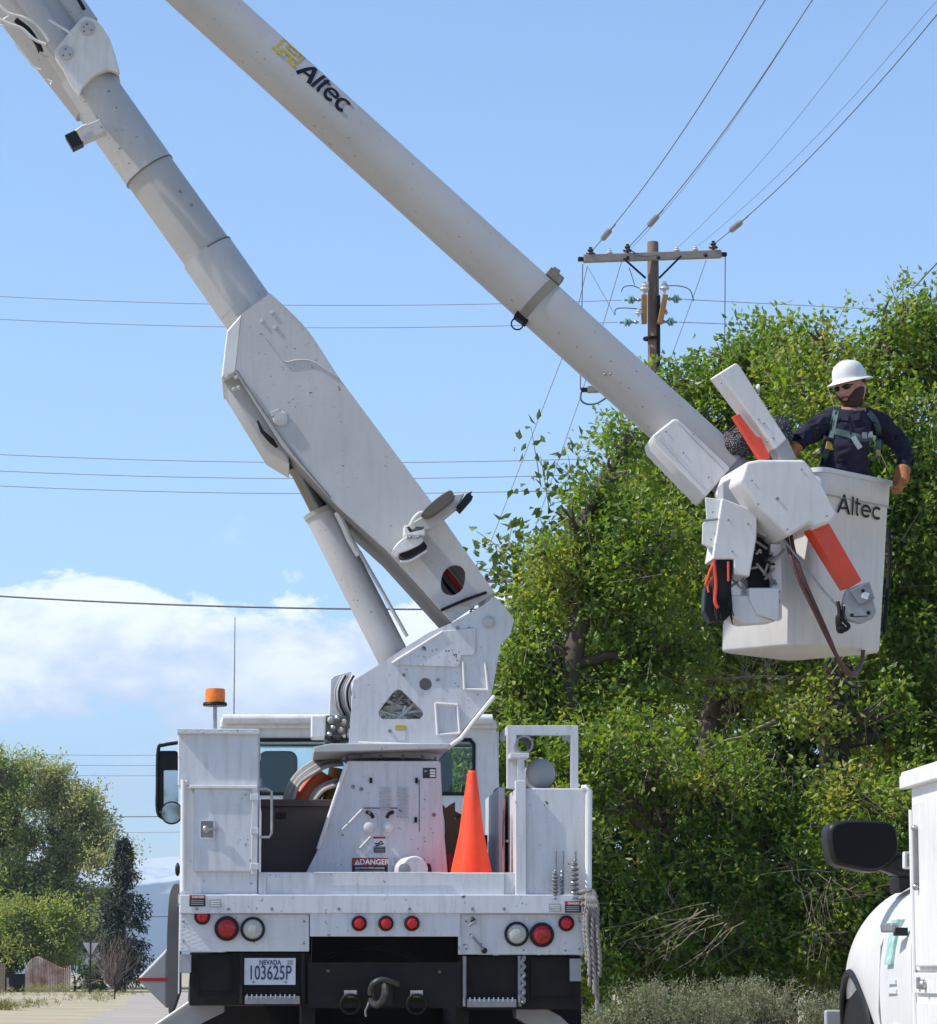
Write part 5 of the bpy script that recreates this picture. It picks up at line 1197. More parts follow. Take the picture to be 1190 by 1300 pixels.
limb(W(1080, 1330, 14.0), W(1066, 930, 14.0), .09, .065, BARKD, dt, 'trunk', .03); limb(W(1066, 935, 14.0), W(1052, 830, 14.0), .10, .04, BARKD, dt)
limb(W(1000, 860, 14.1), W(800, 862, 14.0), .016, .007, TWIG, dt); limb(W(985, 915, 13.2), W(895, 955, 13.1), .02, .010, TWIG, dt)
# sagebrush along the verge
SAGE = leafmat('sage_leaf', [(0.0, (.12, .14, .075)), (.5, (.19, .21, .12)), (1.0, (.28, .28, .17))], .2, .7)
random.seed(9)
for i, (u, lab) in enumerate(((775, 'grey-green sagebrush clump beside the hanging rope'), (835, 'grey-green sagebrush clump, second from the truck'), (895, 'widest sagebrush clump in the middle of the verge'), (950, 'sagebrush clump at the foot of the dry twigs'), (1065, 'small sagebrush clump left of the pickup wheel'))):
    Yg = 10.5+random.uniform(-.5, .5); b = W(u, 1235, Yg); t = thing('sagebrush', lab, 'shrub', (b.x, Yg, 0), 'sagebrush on the verge')
    h = [.62, .90, .74, .93, .78][i]; n = 230; rng = np.random.default_rng(90+i)
    st = np.stack([b.x+rng.normal(size=n)*.08, Yg+rng.normal(size=n)*.10, np.zeros(n)], 1); en = st+np.stack([rng.normal(size=n)*.21, rng.normal(size=n)*.25, h*rng.uniform(.6, 1.02, n)], 1)
    twigmesh('stems', st, en, .006, TWIG, t)
    d = (en-st); d /= np.linalg.norm(d, axis=1)[:, None]; c_ = np.concatenate([st+(en-st)*q for q in (.6, .76, .9)]); dd = np.concatenate([d]*3)
    leafmesh('foliage', c_, dd, 14, .045, .010, .13, SAGE, t, seed=i)
# ---------------------------------------------------------------- far left: trees, sign, sheds
OLIVE = leafmat('olive_far_leaf', [(0.0, (.13, .19, .06)), (.35, (.20, .28, .08)), (.65, (.29, .35, .10)), (1.0, (.38, .38, .16))], .45, .6)
OLIVEB = leafmat('greyish_far_leaf', [(0.0, (.20, .23, .11)), (.5, (.30, .34, .15)), (1.0, (.43, .43, .25))], .42, .6)
DARKN = leafmat('dark_spruce_needles', [(0.0, (.014, .020, .008)), (.6, (.028, .038, .014)), (1.0, (.06, .065, .025))], .1, .6)
FY = 150
random.seed(31)
def ftree(label, ub, lst, m, sd_, Y=FY, dens=150, L=.24, Wd=.12, sp=.8, tr=.3, top=None, dy=4, tw=None):
    b = W(ub, 1235, Y); tree('roadside_tree', label, 'tree', (b.x, Y, 0), W(ub, top or 1080, Y), PL(lst, Y, dy), m, dens, 15, L, Wd, sp, sd_, 'trees beyond the cross road', tr, twigc=tw or TWIG, bias=.5, gapth=.02)
ftree('tall olive-green tree at the left edge of the picture', 5, [(0, 985, 30, 36), (-20, 1040, 50, 50), (25, 1030, 36, 40), (10, 1095, 48, 46), (-30, 1130, 50, 50), (20, 1150, 46, 40), (-5, 960, 16, 14), (30, 970, 16, 12)], OLIVE, 41)
ftree('rounded olive tree with thin greyish top between the left edge tree and the spruce', 80, [(50, 1000, 34, 28), (85, 1015, 36, 32), (60, 1050, 46, 40), (108, 1045, 28, 34), (115, 1080, 30, 34), (80, 1100, 48, 42), (50, 1140, 44, 40), (95, 1150, 44, 38), (70, 1190, 50, 26), (110, 1200, 26, 22), (72, 985, 14, 12), (100, 992, 14, 10)], OLIVEB, 42)
ftree('green lower tree in front of the tall olive trees', 45, [(30, 1180, 36, 30), (75, 1175, 36, 30), (10, 1200, 36, 26), (100, 1180, 26, 26)], OLIVE, 43, Y=146, top=1180, dens=260)
ftree('thin open tree with sparse twigs right of the spruce', 150, [(168, 1085, 14, 14), (160, 1100, 20, 18), (150, 1080, 16, 14), (172, 1108, 12, 10)], OLIVEB, 44, Y=155, dens=60, tr=.12)
for i, (u, v, w, lab) in enumerate(((10, 1212, 14, 'bright green bush behind the plank fence'), (95, 1240, 12, 'bright green bush just right of the rusty shed'), (118, 1243, 13, 'low bush under the triangular sign'))):
    ftree(lab, u, [(u, v, w, w*.9), (u+4, v+4, w, w*.7)], LEAF, 50+i, Y=146, dens=420, L=.25, Wd=.15, sp=.5, tr=.08, top=v, dy=2)
# spruce
def spruce(u, Y, vtop, wb, lab, sd_):
    b = W(u, 1235, Y); t = thing('spruce_tree', lab, 'tree', (b.x, Y, 0)); H = W(u, vtop, Y).z; rng = np.random.default_rng(sd_)
    MB().path([(b.x, Y, 0), (b.x, Y, H*.5), (b.x, Y, H)], [.28, .16, .03], 8).build('trunk', BARK, t)
    cs = []; ds = []; A = []; Bt = []
    z = 1.0
    while z < H:
        Rz = wb*(1-z/H)**.85*(.5+.75*rng.random()); nb = 9
        for k in range(nb):
            a = rng.random()*6.28; d = np.array([math.cos(a), math.sin(a), -.12]); ln = Rz*(.7+.4*rng.random())
            o = np.array([b.x, Y, z]); A.append(o); Bt.append(o+d*ln)
            for q in np.linspace(.25, 1, max(3, int(ln*4))): cs.append(o+d*ln*q+np.array([0, 0, -.25*q*q+.1])); ds.append(d*.6+np.array([0, 0, -.5]))
        z += .26+.22*rng.random()
    leafmesh('crown', np.array(cs), np.array(ds), 12, .30, .09, .42, DARKN, t, seed=sd_, gather=.8); twigmesh('branches', A, Bt, .04, BARK, t)
spruce(154, 141, 1062, 2.2, 'dark drooping spruce with ragged tiers beside the olive trees', 7)
# bare shrub
random.seed(2)
rng = np.random.default_rng(5); bs = thing('bare_shrub', 'pinkish grey leafless shrub in front of the spruce', 'shrub', (W(143, 1235, 140).x, 140, 0)); A = []; Bt = []; r = []
for i in range(260):
    c = np.array([W(143, 1235, 140).x, 140, .2]); d = np.array([rng.normal()*.34, rng.normal()*.34, 1.0]); d /= np.linalg.norm(d); L = 3.2*rng.uniform(.6, 1.0); cur = c
    for j in range(5):
        nx = cur+d*L/5; A.append(cur); Bt.append(nx); r.append(.03-.005*j); cur = nx; d = d+rng.normal(size=3)*.28; d /= np.linalg.norm(d)
twigmesh('twigs', A, Bt, r, mat('pink_grey_twig', (.25, .19, .155), .9), bs)
# yield sign seen from behind
sg = thing('yield_sign', 'back of a grey triangular road sign on a post', 'road sign', (W(114, 1235, 130).x, 130, 0))
MB().plate([(105, 1197), (125, 1197), (115, 1214.5)], 130, 130.05).build('sign_panel', mat('sign_back', (.42, .41, .40), .5), sg)
MB().tube((W(115, 1200, 129.93).x, 129.93, 0), (W(115, 1200, 129.93).x, 129.93, W(115, 1196, 130).z), .04, n=8).build('post', DARK, sg)
# rusty sheet shed
RUST = mat('rusty_corrugated_sheet', (.62, .58, .52), .7, var=1, vscale=1.1, vcol=(.30, .09, .035))
sh = thing('rusty_shed', 'low shed wall of rusty corrugated sheets beside the plank fence', 'shed', (W(64, 1235, 143).x, 143, 0))
pts = [32, 40, 48, 56, 64, 72, 80, 90]; tops = [1226, 1217, 1214, 1218, 1222, 1226, 1229, 1230]
for i in range(7):
    n = 8; vs = []; x0 = W(pts[i], 1235, 143).x; x1 = W(pts[i+1], 1235, 143).x; zt1 = W(0, tops[i], 143).z; zt2 = W(0, tops[i+1], 143).z; f = []
    for q in range(n+1):
        x = x0+(x1-x0)*q/n-.005*(q == n); y = 143+.05*(q % 2)+.02*(i % 2); zt3 = zt1+(zt2-zt1)*q/n; vs += [(x, y, 0), (x, y, zt3), (x, y+.03, 0), (x, y+.03, zt3)]
    for q in range(n): a = q*4; f += [(a, a+4, a+5, a+1), (a+2, a+3, a+7, a+6), (a+1, a+5, a+7, a+3)]
    MB().add(vs, f).build('sheet', RUST, sh)
MB().box(W(32, 0, 143.3).x, W(90, 0, 143.3).x, 143.2, 146, 0, .95).build('shed_body', DARK, sh)
PLK = mat('grey_brown_plank', (.30, .22, .17), .9, var=.5, vscale=1.2, vcol=(.16, .12, .10))
fn = thing('plank_fence', 'old upright plank fence at the left edge', 'fence', (W(15, 1235, 141).x, 141, 0)); u = -6; random.seed(8)
while u < 33:
    w_ = 2.7; x0 = W(u, 0, 141).x; x1 = W(u+w_-.5, 0, 141).x; h = W(0, (1222 if u < 18 else 1224)+random.uniform(-1.2, 1.2), 141).z
    MB().box(x0, x1, 141, 141.03+random.uniform(0, .03), 0, h).build('plank', PLK, fn); u += w_
for z in (.4, .9): MB().box(W(-6, 0, 141.1).x, W(32, 0, 141.1).x, 141.07, 141.12, z, z+.09).build('rail', PLK, fn)
for u, c in ((36, DECALW), (40, DARK)):
    o = MB().box(W(u, 0, 140).x, W(u+2.6, 0, 140).x, 140, 140.2, 0, .75).build('fence_board' if c != DARK else 'dark_board', c if c == DARK else PLK); rebase(o, (W(u, 0, 140).x, 140, 0)); tag(o, 'pale short board leaning on the rusty shed' if c != DARK else 'dark short board leaning on the rusty shed', 'board')
# stake
o = MB().path([(W(167, 0, 100).x, 100, 0), (W(167.5, 0, 100).x, 100, .5), (W(166, 0, 100).x, 100, .85)], .035, 6).build('stake', DARK); rebase(o, (W(167, 0, 100).x, 100, 0)); tag(o, 'thin dark stake standing at the road edge', 'stake')
# earth bank with weeds
vs = []; f = []; nx, ny = 60, 14
for j in range(ny):
    for i in range(nx):
        x = -24+i*(17.5/(nx-1)); y = 62+j*(60/(ny-1)); e = math.sin(math.pi*j/(ny-1))*min(1, i/8)*min(1, (nx-1-i)/16)
        vs.append((x, y, -.05+e*(.22+.2*noise.noise(Vector((x*.35, y*.12, 2))))*min(1, max(.35, (-x-7)/8))))
for j in range(ny-1):
    for i in range(nx-1): a = j*nx+i; f.append((a, a+1, a+nx+1, a+nx))
tag(MB().add(vs, f).build('earth_bank', DIRT, smooth=60), kind='structure')
GRASS = leafmat('dry_green_grass', [(0.0, (.10, .13, .03)), (.5, (.19, .20, .07)), (1.0, (.33, .28, .14))], .3, .6)
rng = np.random.default_rng(12); cs = []; random.seed(6)
def gz(x, y): return 0
for i in range(1500):
    y = rng.uniform(56, 126); x = rng.uniform(-24, -6.2) if y > 75 else rng.uniform(-14, -6.5)
    if noise.noise(Vector((x*.3, y*.08, 5))) < .08: continue
    cs.append((x, y, .02+(.35 if 70 < y < 115 and x < -8 else 0)))
for i in range(40): cs.append((rng.normal()*.22+W(8, 1280, 66).x, 66+rng.normal()*.3, .03))
g = leafmesh('grass', np.array(cs), np.tile(np.array([[0, 0, 1.0]]), (len(cs), 1)), 16, .13, .025, .16, GRASS, None, seed=3)
# grass and weeds by the right verge
cs = [(rng.uniform(2.6, 8), rng.uniform(7, 12), .02) for _ in range(900)]
leafmesh('grass', np.array(cs), np.tile(np.array([[0, 0, 1.0]]), (len(cs), 1)), 14, .20, .02, .20, GRASS, None, seed=4)

# ---------------------------------------------------------------- poles and lines
PYL = 35.0
up = thing('utility_pole', 'weathered wooden utility pole with a grey crossarm rising behind the trees', 'utility pole', (W(829, 1235, PYL).x, PYL, 0))
kp = ppm(PYL); pt = W(829, 307, PYL)
MB().path([(pt.x, PYL, 0), (pt.x, PYL, pt.z*.5), (pt.x, PYL, pt.z-.02), (pt.x, PYL, pt.z)], [9.6/kp, 8.8/kp, 7.4/kp, 6.6/kp], 24).build('pole', WOOD, up)
def stick(a, b, hw, Y, nm, m, par, dY=.06, bevel=.01):
    A = W(*a, Y); B2 = W(*b, Y); d = (B2-A).normalized(); n = Vector((-d.z, 0, d.x))*hw/ppm(Y); return MB().obox((A+B2)/2, (B2-A)/2, (0, dY, 0), n).build(nm, m, par, bevel=bevel)
ca = stick((741, 328.5), (916, 322.5), 5.0, PYL-.17, 'crossarm', WOODG, up)
for (u, v) in ((738, 329), (919, 323)): MB().obox(W(u, v, PYL-.17), (.055, 0, 0), (0, .05, 0), (0, 0, .035)).build('arm_end_bracket', DARK, ca, bevel=.01)
stick((792, 328), (820, 353), 1.3, PYL-.26, 'arm_brace', DARK, up, .01, 0); stick((865, 325), (837, 353), 1.3, PYL-.26, 'arm_brace', DARK, up, .01, 0)
for u in (797, 836, 896): MB().sphere(W(u, 327 if u < 880 else 324, PYL-.24), .035, 8, 6).build('bolt', DARK, ca)
def insul(u, v, Y, m, s, par, nm='insulator'):
    c = W(u, v, Y); prof = [(.02, -.05), (.022, 0), (.055, .0), (.075, .02), (.07, .035), (.035, .05), (.04, .06), (.05, .075), (.035, .10), (.02, .11), (.03, .125), (.002, .13)]
    return MB().lathe([(r*s, h*s) for r, h in prof], c, (0, 0, 1), 18).build(nm, m, par)
for u, v in ((750, 322), (797, 318), (906, 314)): insul(u, v+2, PYL-.17, PORCB, 1.15, up)
for u, v in ((774, 319), (859.5, 316), (883, 315)): insul(u, v+3, PYL-.17, PORC, .75, up)
stick((818, 411), (818, 374), 3.6, PYL-.22, 'bracket', WOODO, up, .05); stick((838, 411), (845, 374), 3.6, PYL-.22, 'bracket', WOODO, up, .05)
insul(818.5, 369, PYL-.2, PORC, 1.2, up); insul(844, 368, PYL-.2, PORC, 1.2, up); insul(811, 399, PYL-.3, PORC, .8, up); insul(846, 398, PYL-.1, PORC, .6, up)
for (u0, u1, v) in ((793, 814, 380.5), (866, 848, 379.5), (787, 811, 409), (860, 840, 408.5)):
    s_ = 1 if u1 > u0 else -1
    rd_ = MB().tube(W(u0, v+.5, PYL-.2), W(u1, v, PYL-.2), .02, n=8).build('strain_link', STEEL, up)
    for q in (.35, .52): 
        c = W(u0+(u1-u0)*q, v, PYL-.2); MB().lathe([(.02, -.05), (.075, -.02), (.08, .0), (.04, .02), (.02, .05)], c, (s_, 0, 0), 16).build('glass_disc', GLASSG, rd_)
    MB().sphere(W(u0+(u1-u0)*.85, v, PYL-.2), .035, 8, 6).build('clevis', STEEL, rd_)
MB().torus(W(827, 430, PYL), (0, 0, 1), 8.9/kp, .03, 20, 6).build('pole_band', DARK, up)
MB().tube(W(836.5, 375, PYL-.1), W(836.5, 470, PYL-.1), .03, n=8).build('conduit', DARK, up)
MB().path(spline([W(822, 371, PYL-.2), W(805, 363, PYL-.2), W(793, 364, PYL-.2), (W(789, 370, PYL-.2))]), .010, 5).build('jumper_wire', WIREM, up)
MB().path(spline([W(843, 363, PYL-.2), W(862, 363, PYL-.2), W(876, 368, PYL-.2), W(881, 382, PYL-.2)]), .010, 5).build('jumper_wire', WIREM, up)
MB().path(spline([W(815, 393, PYL-.2), W(798, 391, PYL-.2), W(783, 392, PYL-.2), W(781, 400, PYL-.2)]), .010, 5).build('jumper_wire', WIREM, up)
MB().path(spline([W(797, 316, PYL-.2), W(805, 320, PYL-.25), W(815, 325, PYL-.3), W(836, 324, PYL-.3)]), .012, 5).build('jumper_wire', WIREM, up)
MB().path(spline([W(799, 340, PYL-.2), W(803, 352, PYL-.2), W(806, 362, PYL-.2)]), .008, 5).build('jumper_wire', WIREM, up)
a2 = stick((746, 494.5), (905, 489), 4.2, PYL-.17, 'crossarm', WOODG, up); MB().obox(W(742, 495, PYL-.17), (.055, 0, 0), (0, .05, 0), (0, 0, .035)).build('arm_end_bracket', DARK, a2)
MB().path(spline([W(738, 498, PYL-.2), W(738, 508, PYL-.2), W(746, 513, PYL-.2), W(758, 512, PYL-.2), W(770, 505, PYL-.2)]), .018, 6).build('cable_loop', WIREM, up)
# the second, farther pole
u2 = thing('utility_pole', 'farther utility pole whose crossarm end pokes out between boom foot and tree', 'utility pole', (W(672, 1235, 52).x, 52, 0))
q = W(672, 728, 52); MB().path([(q.x, 52, 0), (q.x, 52, q.z)], [.16, .12], 14).build('pole', WOOD, u2); stick((619, 738), (725, 736), 1.9, 51.85, 'crossarm', WOODG, u2)
for u in (618, 634, 655, 690): insul(u, 736, 51.85, PORCB if u == 618 else PORC, 1.1 if u == 618 else .7, u2)
stick((632, 741), (650, 752), .8, 51.8, 'arm_brace', DARK, u2, .01, 0)
# lines
def line(pts, r, lab, m=WIREM, grp='power lines', sag=0.0, root=None):
    P = [Vector(p_) for p_ in pts]
    if len(P) == 2:
        a, b = P; n = 14; P = [a.lerp(b, i/n)-Vector((0, 0, sag*4*(i/n)*(1-i/n))) for i in range(n+1)]
    o = MB().path(P, r*.62, 5).build('power_line', m); rebase(o, P[0]); return tag(o, lab, 'power line', grp)
def toward(u0, v0, u1, v1, r, lab, spl=None, Y0=PYL-.2, dz=.35, m=WIREM):
    a = W(u0, v0, Y0); lo_, hi_ = -17.0, Y0
    for _ in range(40):
        mid = (lo_+hi_)/2
        if W(u1, v1, mid).z > a.z+dz: hi_ = mid
        else: lo_ = mid
    b = W(u1, v1, lo_); n = 20; P = []
    for i in range(n+1):
        t = i/n*1.5; P.append(a.lerp(b, t)-Vector((0, 0, .8*t*(1-t))) if t < 1 else a.lerp(b, t))
    # bend through the measured middle
    o = MB().path(P, r*.62, 5).build('power_line', m); rebase(o, a); tag(o, lab, 'power line', 'power lines')
    if spl:
        def vof(p_): q_ = p_-CAM; return 650-FPX*q_.dot(_U)/q_.dot(_F)
        for k_ in range(len(P)-1):
            va, vb = vof(P[k_]), vof(P[k_+1])
            if min(va, vb) <= spl[0] <= max(va, vb):
                c = P[k_].lerp(P[k_+1], (spl[0]-va)/(vb-va)); d = (P[k_+1]-P[k_]).normalized(); break
        s_ = thing('line_splice', spl[1], 'line sleeve', root_at(c), 'sleeves on the lines')
        MB().lathe([(.010, -.42), (.03, -.36), (.055, -.26), (.055, .26), (.03, .36), (.010, .42)], c, d, 14).build('sleeve', GREYM, s_)
        MB().tube(c-d*.5, c+d*.7+Vector((.03, 0, .02)), .012, n=6).build('wire_tie', GREYM, s_)
def tt(u0, v0, u1, v1): return 0
toward(753, 317, 971, 0, .013, 'leftmost dark line rising from the crossarm to the top edge', (297.5, 'grey sleeve on the left line near its insulator'))
toward(800, 312, 1031, 0, .013, 'dark line rising from the second brown insulator to the top edge', (280, 'grey sleeve on the middle line near its insulator'))
toward(803, 314, 1026, 8, .007, 'thin pale line just beside the second dark line', m=WIREG)
toward(862, 313, 1126, 0, .007, 'faint pale line rising from the third white insulator', m=WIREG)
toward(886, 312, 1185, 5, .007, 'faint pale line next to the rightmost dark line', m=WIREG)
toward(909, 308, 1200, 6, .013, 'rightmost dark line rising from the crossarm end', (287, 'grey sleeve on the right line near its insulator'))
def hline(v0, v1, u1, Y, r, lab, m=WIREG, u0=-60, sag=.15): line([W(u0, v0, Y+3), W(u1, v1, Y)], r, lab, m, sag=sag)
hline(373, 381, 790, PYL-.2, .011, 'upper thin line running left from the pole brackets'); hline(402, 409, 785, PYL-.2, .011, 'lower thin line running left from the pole brackets')
line([W(868, 380, PYL-.2), W(1300, 402, PYL+4)], .011, 'upper thin line running right from the pole brackets', WIREG); line([W(862, 409, PYL-.2), W(1300, 425, PYL+4)], .011, 'lower thin line running right from the pole brackets', WIREG)
hline(574, 582, 760, 44, .014, 'topmost of the three lines crossing behind the lift cylinder'); hline(595, 602, 760, 44, .014, 'middle of the three lines crossing behind the lift cylinder'); hline(614, 621, 760, 44, .014, 'lowest of the three lines crossing behind the lift cylinder')
hline(753, 772, 720, 25, .022, 'thick dark cable crossing in front of the white cloud', WIREM, sag=.1)
for i, (v, lab, r) in enumerate(((955, 'faint line low in the sky, highest of the far set', .02), (968, 'faint line low in the sky, second of the far set', .02), (981, 'faint line low in the sky, third of the far set', .02), (1033, 'darker line passing behind the cab mirror', .035), (1053, 'faint line just under the darker mirror line', .018), (1160, 'dark line crossing the blue hills', .035))):
    hline(v-2, v+1.5, 320, 172, r*1.3, lab, WIREG if r < .03 else WIREM, u0=-100, sag=.2)
line([W(740, 335, PYL-.3), W(737, 495, PYL-.3)], .016, 'dark drop wire hanging from the left crossarm end', WIREM); line([W(921, 326, PYL-.3), W(920, 500, PYL-.3)], .016, 'dark drop wire hanging from the right crossarm end', WIREM)
line([W(746, 338, PYL), W(735, 385, PYL+1), W(713, 457, PYL+4), W(618, 702, PYL+16)], .012, 'slanting wire from the left crossarm end down to the far pole', WIREG)
line([W(790, 330, PYL), W(765, 415, PYL+3), W(737, 505, PYL+6), W(655, 740, PYL+16)], .012, 'slanting wire from the crossarm middle towards the far pole', WIREG)
line([W(897, 330, PYL), W(874, 395, PYL+3), W(852, 455, PYL+6), W(800, 600, PYL+10)], .012, 'slanting wire below the right half of the crossarm', WIREG)
line([W(746, 338, PYL), W(781, 400, PYL+.1)], .008, 'thin stay wire from the left crossarm end to the bracket', WIREG)
line([W(1160, 366, 16), W(1250, 270, 12)], .012, 'short dark wire leaving the tree top at the right edge', WIREM)

# ---------------------------------------------------------------- white service pickup at the right
PK = thing('service_pickup', 'white pickup with utility body and large black mirror, cropped at the right edge', 'pickup truck', (2.75, -7, 0))
def pk(mb, name, m, **k): return mb.build(name, m, PK, **k)
def xs(u, Y): return W(u, 1150, Y).x
# lofted left side: cross sections (x, z) from the door to the front fender
def section(Y, pts): return [Vector((x, Y, z)) for x, z in pts]
XR = 3.75
secs = [section(-7.25, [(1.74, .45), (1.66, .60), (1.62, .85), (1.63, 1.10), (1.68, 1.22), (1.84, 1.27), (2.6, 1.29)]),
        section(-6.55, [(1.76, .45), (1.69, .60), (1.66, .85), (1.67, 1.10), (1.73, 1.23), (1.88, 1.28), (2.6, 1.31)]),
        section(-6.05, [(1.80, .45), (1.73, .60), (1.70, .85), (1.71, 1.12), (1.78, 1.28), (1.92, 1.36), (2.6, 1.40)]),
        section(-5.95, [(1.80, .48), (1.73, .62), (1.70, .86), (1.71, 1.12), (1.78, 1.28), (1.92, 1.37), (2.6, 1.41)]),
        section(-5.55, [(1.86, .80), (1.75, .86), (1.715, .96), (1.74, 1.14), (1.83, 1.30), (1.94, 1.38), (2.6, 1.42)]),
        section(-5.15, [(1.88, .98), (1.77, 1.0), (1.75, 1.03), (1.77, 1.15), (1.85, 1.28), (1.98, 1.35), (2.6, 1.39)]),
        section(-4.75, [(1.90, .72), (1.81, .82), (1.78, .92), (1.81, 1.10), (1.90, 1.23), (2.05, 1.30), (2.6, 1.34)]),
        section(-4.45, [(1.98, .45), (1.90, .60), (1.88, .85), (1.92, 1.03), (2.02, 1.16), (2.15, 1.22), (2.6, 1.28)])]
n = len(secs[0]); vs = [p_ for s_ in secs for p_ in s_]+[Vector((2*2.72-p_.x, p_.y, p_.z)) for s_ in secs for p_ in s_]; o2 = len(secs)*n; f = []
for i in range(len(secs)-1):
    for j in range(n-1):
        a = i*n+j; f += [(a, a+1, a+n+1, a+n), (o2+a, o2+a+n, o2+a+n+1, o2+a+1)]
for i in range(len(secs)-1): a = i*n+n-1; f.append((a, a+n, o2+a+n, o2+a))
e_ = (len(secs)-1)*n; f.append(tuple(range(e_, e_+n))+tuple(range(o2+e_+n-1, o2+e_-1, -1)))
bo = MB().add(vs, f).build('body', BWHITE, PK, smooth=60); so = bo.modifiers.new('s', 'SUBSURF'); so.levels = so.render_levels = 3
pk(MB().box(1.95, 3.45, -7.2, -4.6, .40, .60), 'underbody', DARK)
# cab upper
cabp = [Vector((0, y, z)) for y, z in ((-7.25, 1.24), (-7.2, 1.80), (-6.9, 1.86), (-6.25, 1.84), (-5.75, 1.34))]
for s_ in (-1, 1):
    x0 = 2.72+s_*.86; pl = [Vector((x0-s_*.17*max(0, (q.z-1.24)/.62), q.y, q.z)) for q in cabp]
    hole_ = [Vector((x0-s_*.17*((z-1.24)/.62), y, z)) for y, z in ((-7.0, 1.30), (-6.95, 1.74), (-6.35, 1.74), (-5.98, 1.34))]
    pk(MB().prism(pl, (-s_*.05, 0, 0), [hole_]), 'cab_side', BWHITE); pk(MB().add(hole_, [(0, 1, 2, 3)]), 'side_window', GLASS)
pk(MB().add([(2.02, -6.9, 1.86), (3.42, -6.9, 1.86), (3.42, -6.25, 1.84), (2.02, -6.25, 1.84), (2.04, -7.22, 1.78), (3.40, -7.22, 1.78)], [(0, 1, 2, 3), (0, 4, 5, 1)]), 'cab_roof', BWHITE)
pk(MB().add([(2.02, -6.25, 1.84), (3.42, -6.25, 1.84), (3.58, -5.76, 1.36), (1.86, -5.76, 1.36)], [(0, 1, 2, 3)]), 'windscreen', GLASS)
pk(MB().path([(1.735, -6.02, .55), (1.702, -6.02, .85), (1.714, -6.02, 1.10), (1.785, -6.02, 1.26)], .004, 4), 'door_seam', GREYM)
# mirror
YM = -5.95
mo = [(1051, 1067), (1052, 1052), (1060, 1044), (1080, 1041), (1120, 1042), (1134, 1046), (1140, 1056), (1142, 1080), (1134, 1094), (1112, 1107), (1080, 1102), (1058, 1094)]
mo = sm(mo+[mo[0]], 4)[:-1]
mr = pk(MB().plate(mo, YM-.05, YM+.12), 'wing_mirror', BLACKP, bevel=.03, seg=4)
ins = [(1096+(u-1096)*.90+2, 1074+(v-1074)*.88-.5) for u, v in mo]; MB().plate(ins, YM-.058, YM-.05).build('mirror_glass', mat('dark_reflection_glass', (.006, .006, .007), .5, spec=.1), mr)  # dark reflection painted as a near-black, dull glass colour
MB().plate([(1112, 1102), (1138, 1086), (1160, 1080), (1160, 1116), (1140, 1112)], YM-.02, YM+.08).build('mirror_arm', BLACKP, mr, bevel=.02)
pk(MB().plate([(1142, 1112), (1160, 1112), (1160, 1124), (1143, 1135)], YM, YM+.2), 'mirror_mount', BLACKP, bevel=.01)
# door handle
c = W(1136, 1177, -6.85); xh = 1.70
hnd = pk(MB().obox((1.628, -6.62, 1.165), (.016, .002, 0), (-.006, .075, 0), (0, 0, .017)), 'door_handle', GREYM, bevel=.008); MB().box(1.635, 1.68, -6.70, -6.65, 1.135, 1.165).build('handle_mount', BLACKP, hnd)
gs = pk(MB().add([(1.668, -6.42, 1.03), (1.679, -6.24, 1.03), (1.712, -6.24, 1.20), (1.700, -6.42, 1.20), (1.70, -6.42, 1.03), (1.71, -6.24, 1.03), (1.75, -6.24, 1.20), (1.74, -6.42, 1.20)], [(0, 1, 2, 3), (4, 5, 6, 7), (0, 1, 5, 4), (1, 2, 6, 5), (2, 3, 7, 6), (3, 0, 4, 7)]), 'door_stripe', GREENP)
for z, w_ in ((.965, .22), (.93, .25), (.80, .22)): pk(MB().obox((1.672+.0, -6.42, z), (.004, 0, 0), (.055*w_*.5, w_*.5, 0), (0, 0, .008)), 'door_print', mat('pale_grey_print', (.55, .58, .57), .5))
# wheels
for x, y in ((2.00, -5.15), (3.40, -5.15), (2.0, -9.4), (3.44, -9.4)):
    w = pk(MB().lathe([(.22, -.13), (.40, -.13), (.43, -.09), (.43, .09), (.40, .13), (.22, .13)], (x, y, .43), (1, 0, 0), 36), 'wheel', RUBBERT); MB().lathe([(.24, -.08), (.2, -.02), (.05, .0), (.002, .03)], (x, y, .43), (1 if x > 2.7 else -1, 0, 0), 20).build('rim', STEEL, w)
fl = pk(MB().path(spline([(1.765, -5.66, .55), (1.742, -5.56, .86), (1.752, -5.15, 1.0), (1.79, -4.78, .88), (1.82, -4.68, .60)]), .016, 10), 'fender_flare', BLACKP)
pk(MB().box(1.80, 1.86, -5.62, -4.72, .45, .96), 'wheel_arch_liner', BLACK)
pk(MB().obox((1.80, -4.66, .62), (.07, 0, 0), (0, .02, 0), (.0, 0, .22)), 'mud_flap', GREYP, bevel=.01)
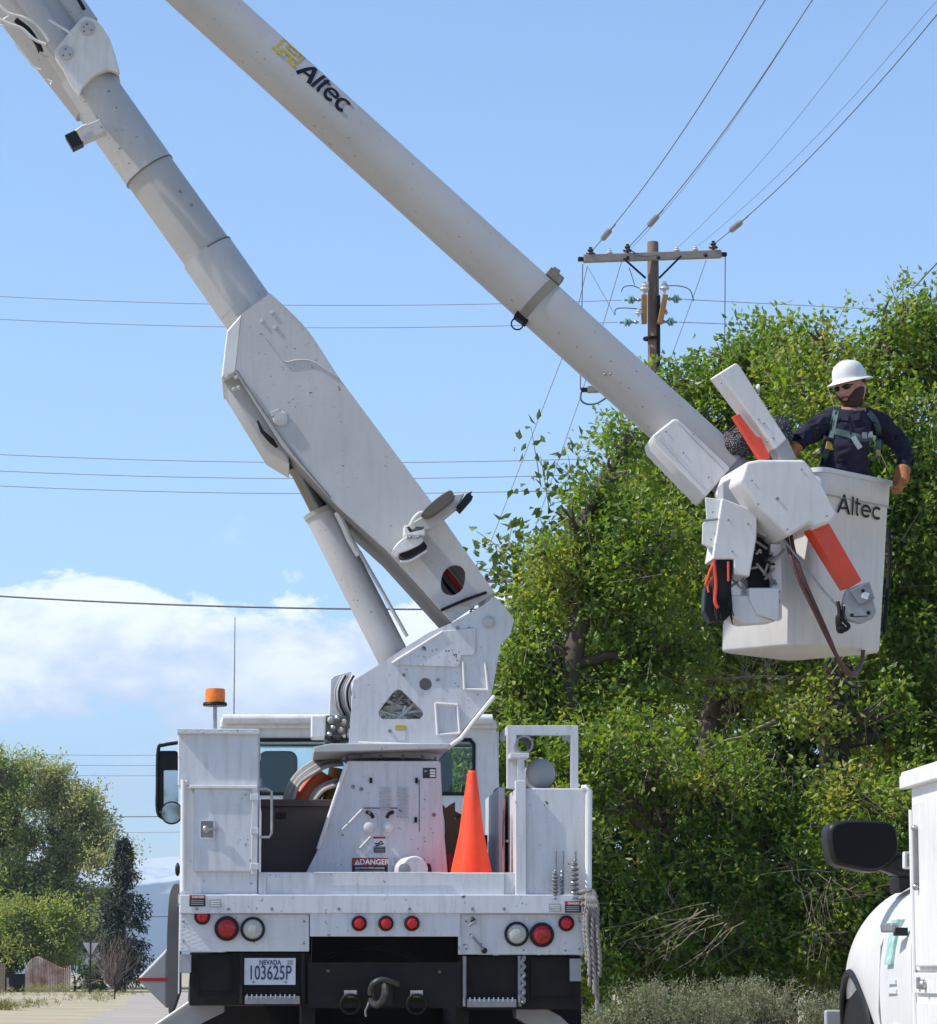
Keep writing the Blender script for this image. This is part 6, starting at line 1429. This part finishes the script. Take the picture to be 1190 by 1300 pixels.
# service body
XB = xs(1160, -7.45); ztop = W(1160, 992, -7.45).z
pk(MB().box(XB, XB+.50, -11.2, -7.45, 1.0, ztop), 'utility_bin', BWHITE, bevel=.012); pk(MB().box(XB+1.78, XB+2.28, -11.2, -7.45, .62, ztop), 'utility_bin', BWHITE, bevel=.012)
pk(MB().box(XB+.0, XB+.50, -9.0, -7.45, .50, .995), 'utility_bin', BWHITE, bevel=.012); pk(MB().box(XB, XB+.50, -11.2, -9.9, .50, .995), 'utility_bin', BWHITE, bevel=.012)
pk(MB().box(XB+.5, XB+1.78, -11.2, -7.45, .75, .85), 'utility_bed', BWHITE)
pk(MB().box(XB-.025, XB+.54, -11.25, -7.40, ztop, ztop+.035), 'bin_lid', BWHITE, bevel=.008)
pk(MB().box(XB-.03, XB-.0, -11.25, -7.40, ztop-.025, ztop+.02), 'drip_edge', BWHITE, bevel=.004)
d1 = pk(MB().box(XB-.014, XB, -8.35, -7.53, 1.02, ztop-.08), 'bin_door', BWHITE, bevel=.006)
MB().box(XB-.03, XB-.014, -7.62, -7.60, ztop-.36, ztop-.17).build('door_latch_bar', GREYM, d1, bevel=.004)
for z in (ztop-.37, ztop-.17): MB().sphere((XB-.024, -7.61, z), .012, 8, 6).build('latch_bolt', STEEL, d1)
pk(MB().box(XB-.012, XB, -8.35, -7.49, .93, 1.0), 'hinge_panel', BWHITE, bevel=.004); pk(MB().box(XB-.022, XB-.012, -7.60, -7.57, .945, .985), 'hinge', GREYM, bevel=.003); pk(MB().sphere((XB-.02, -7.68, .96), .018, 10, 8), 'lock', STEEL)
pk(MB().box(XB-.008, XB, -8.3, -7.5, .55, .90), 'bin_door', BWHITE, bevel=.006)
pk(MB().tube((XB-.006, -7.47, .5), (XB-.006, -7.47, ztop-.1), .008, n=8), 'edge_bead', BWHITE)
pk(MB().box(XB-.008, XB+.01, -7.448, -7.43, .93, 1.10), 'latch_strip', GREYM, bevel=.003)
ml = pk(MB().plate(rrect(1149, 1160, 1081, 1103, 2), -7.38, -7.34, holes=[rrect(1151.5, 1157.5, 1084, 1100, 1.5)]), 'side_marker', BWHITE, bevel=.003); MB().plate(rrect(1151.5, 1157.5, 1084, 1100, 1.5), -7.37, -7.35).build('lens', CLEARL, ml)

# trees on the other side of the street, behind the camera: they show in the cab mirror
random.seed(88)
for i, (x, y, lab) in enumerate(((-6.5, -42, 'street tree behind the camera, reflected in the cab mirror'), (-13, -58, 'farther street tree behind the camera'))):
    tree('street_tree', lab, 'tree', (x, y, 0), (x, y, 4), [(Vector((x+random.uniform(-2.6, 2.6), y+random.uniform(-2, 2), random.uniform(2.4, 8))), (2, 2, 1.7)) for _ in range(13)], LEAF, 60, 9, .3, .17, .6, 300+i, None, .25)
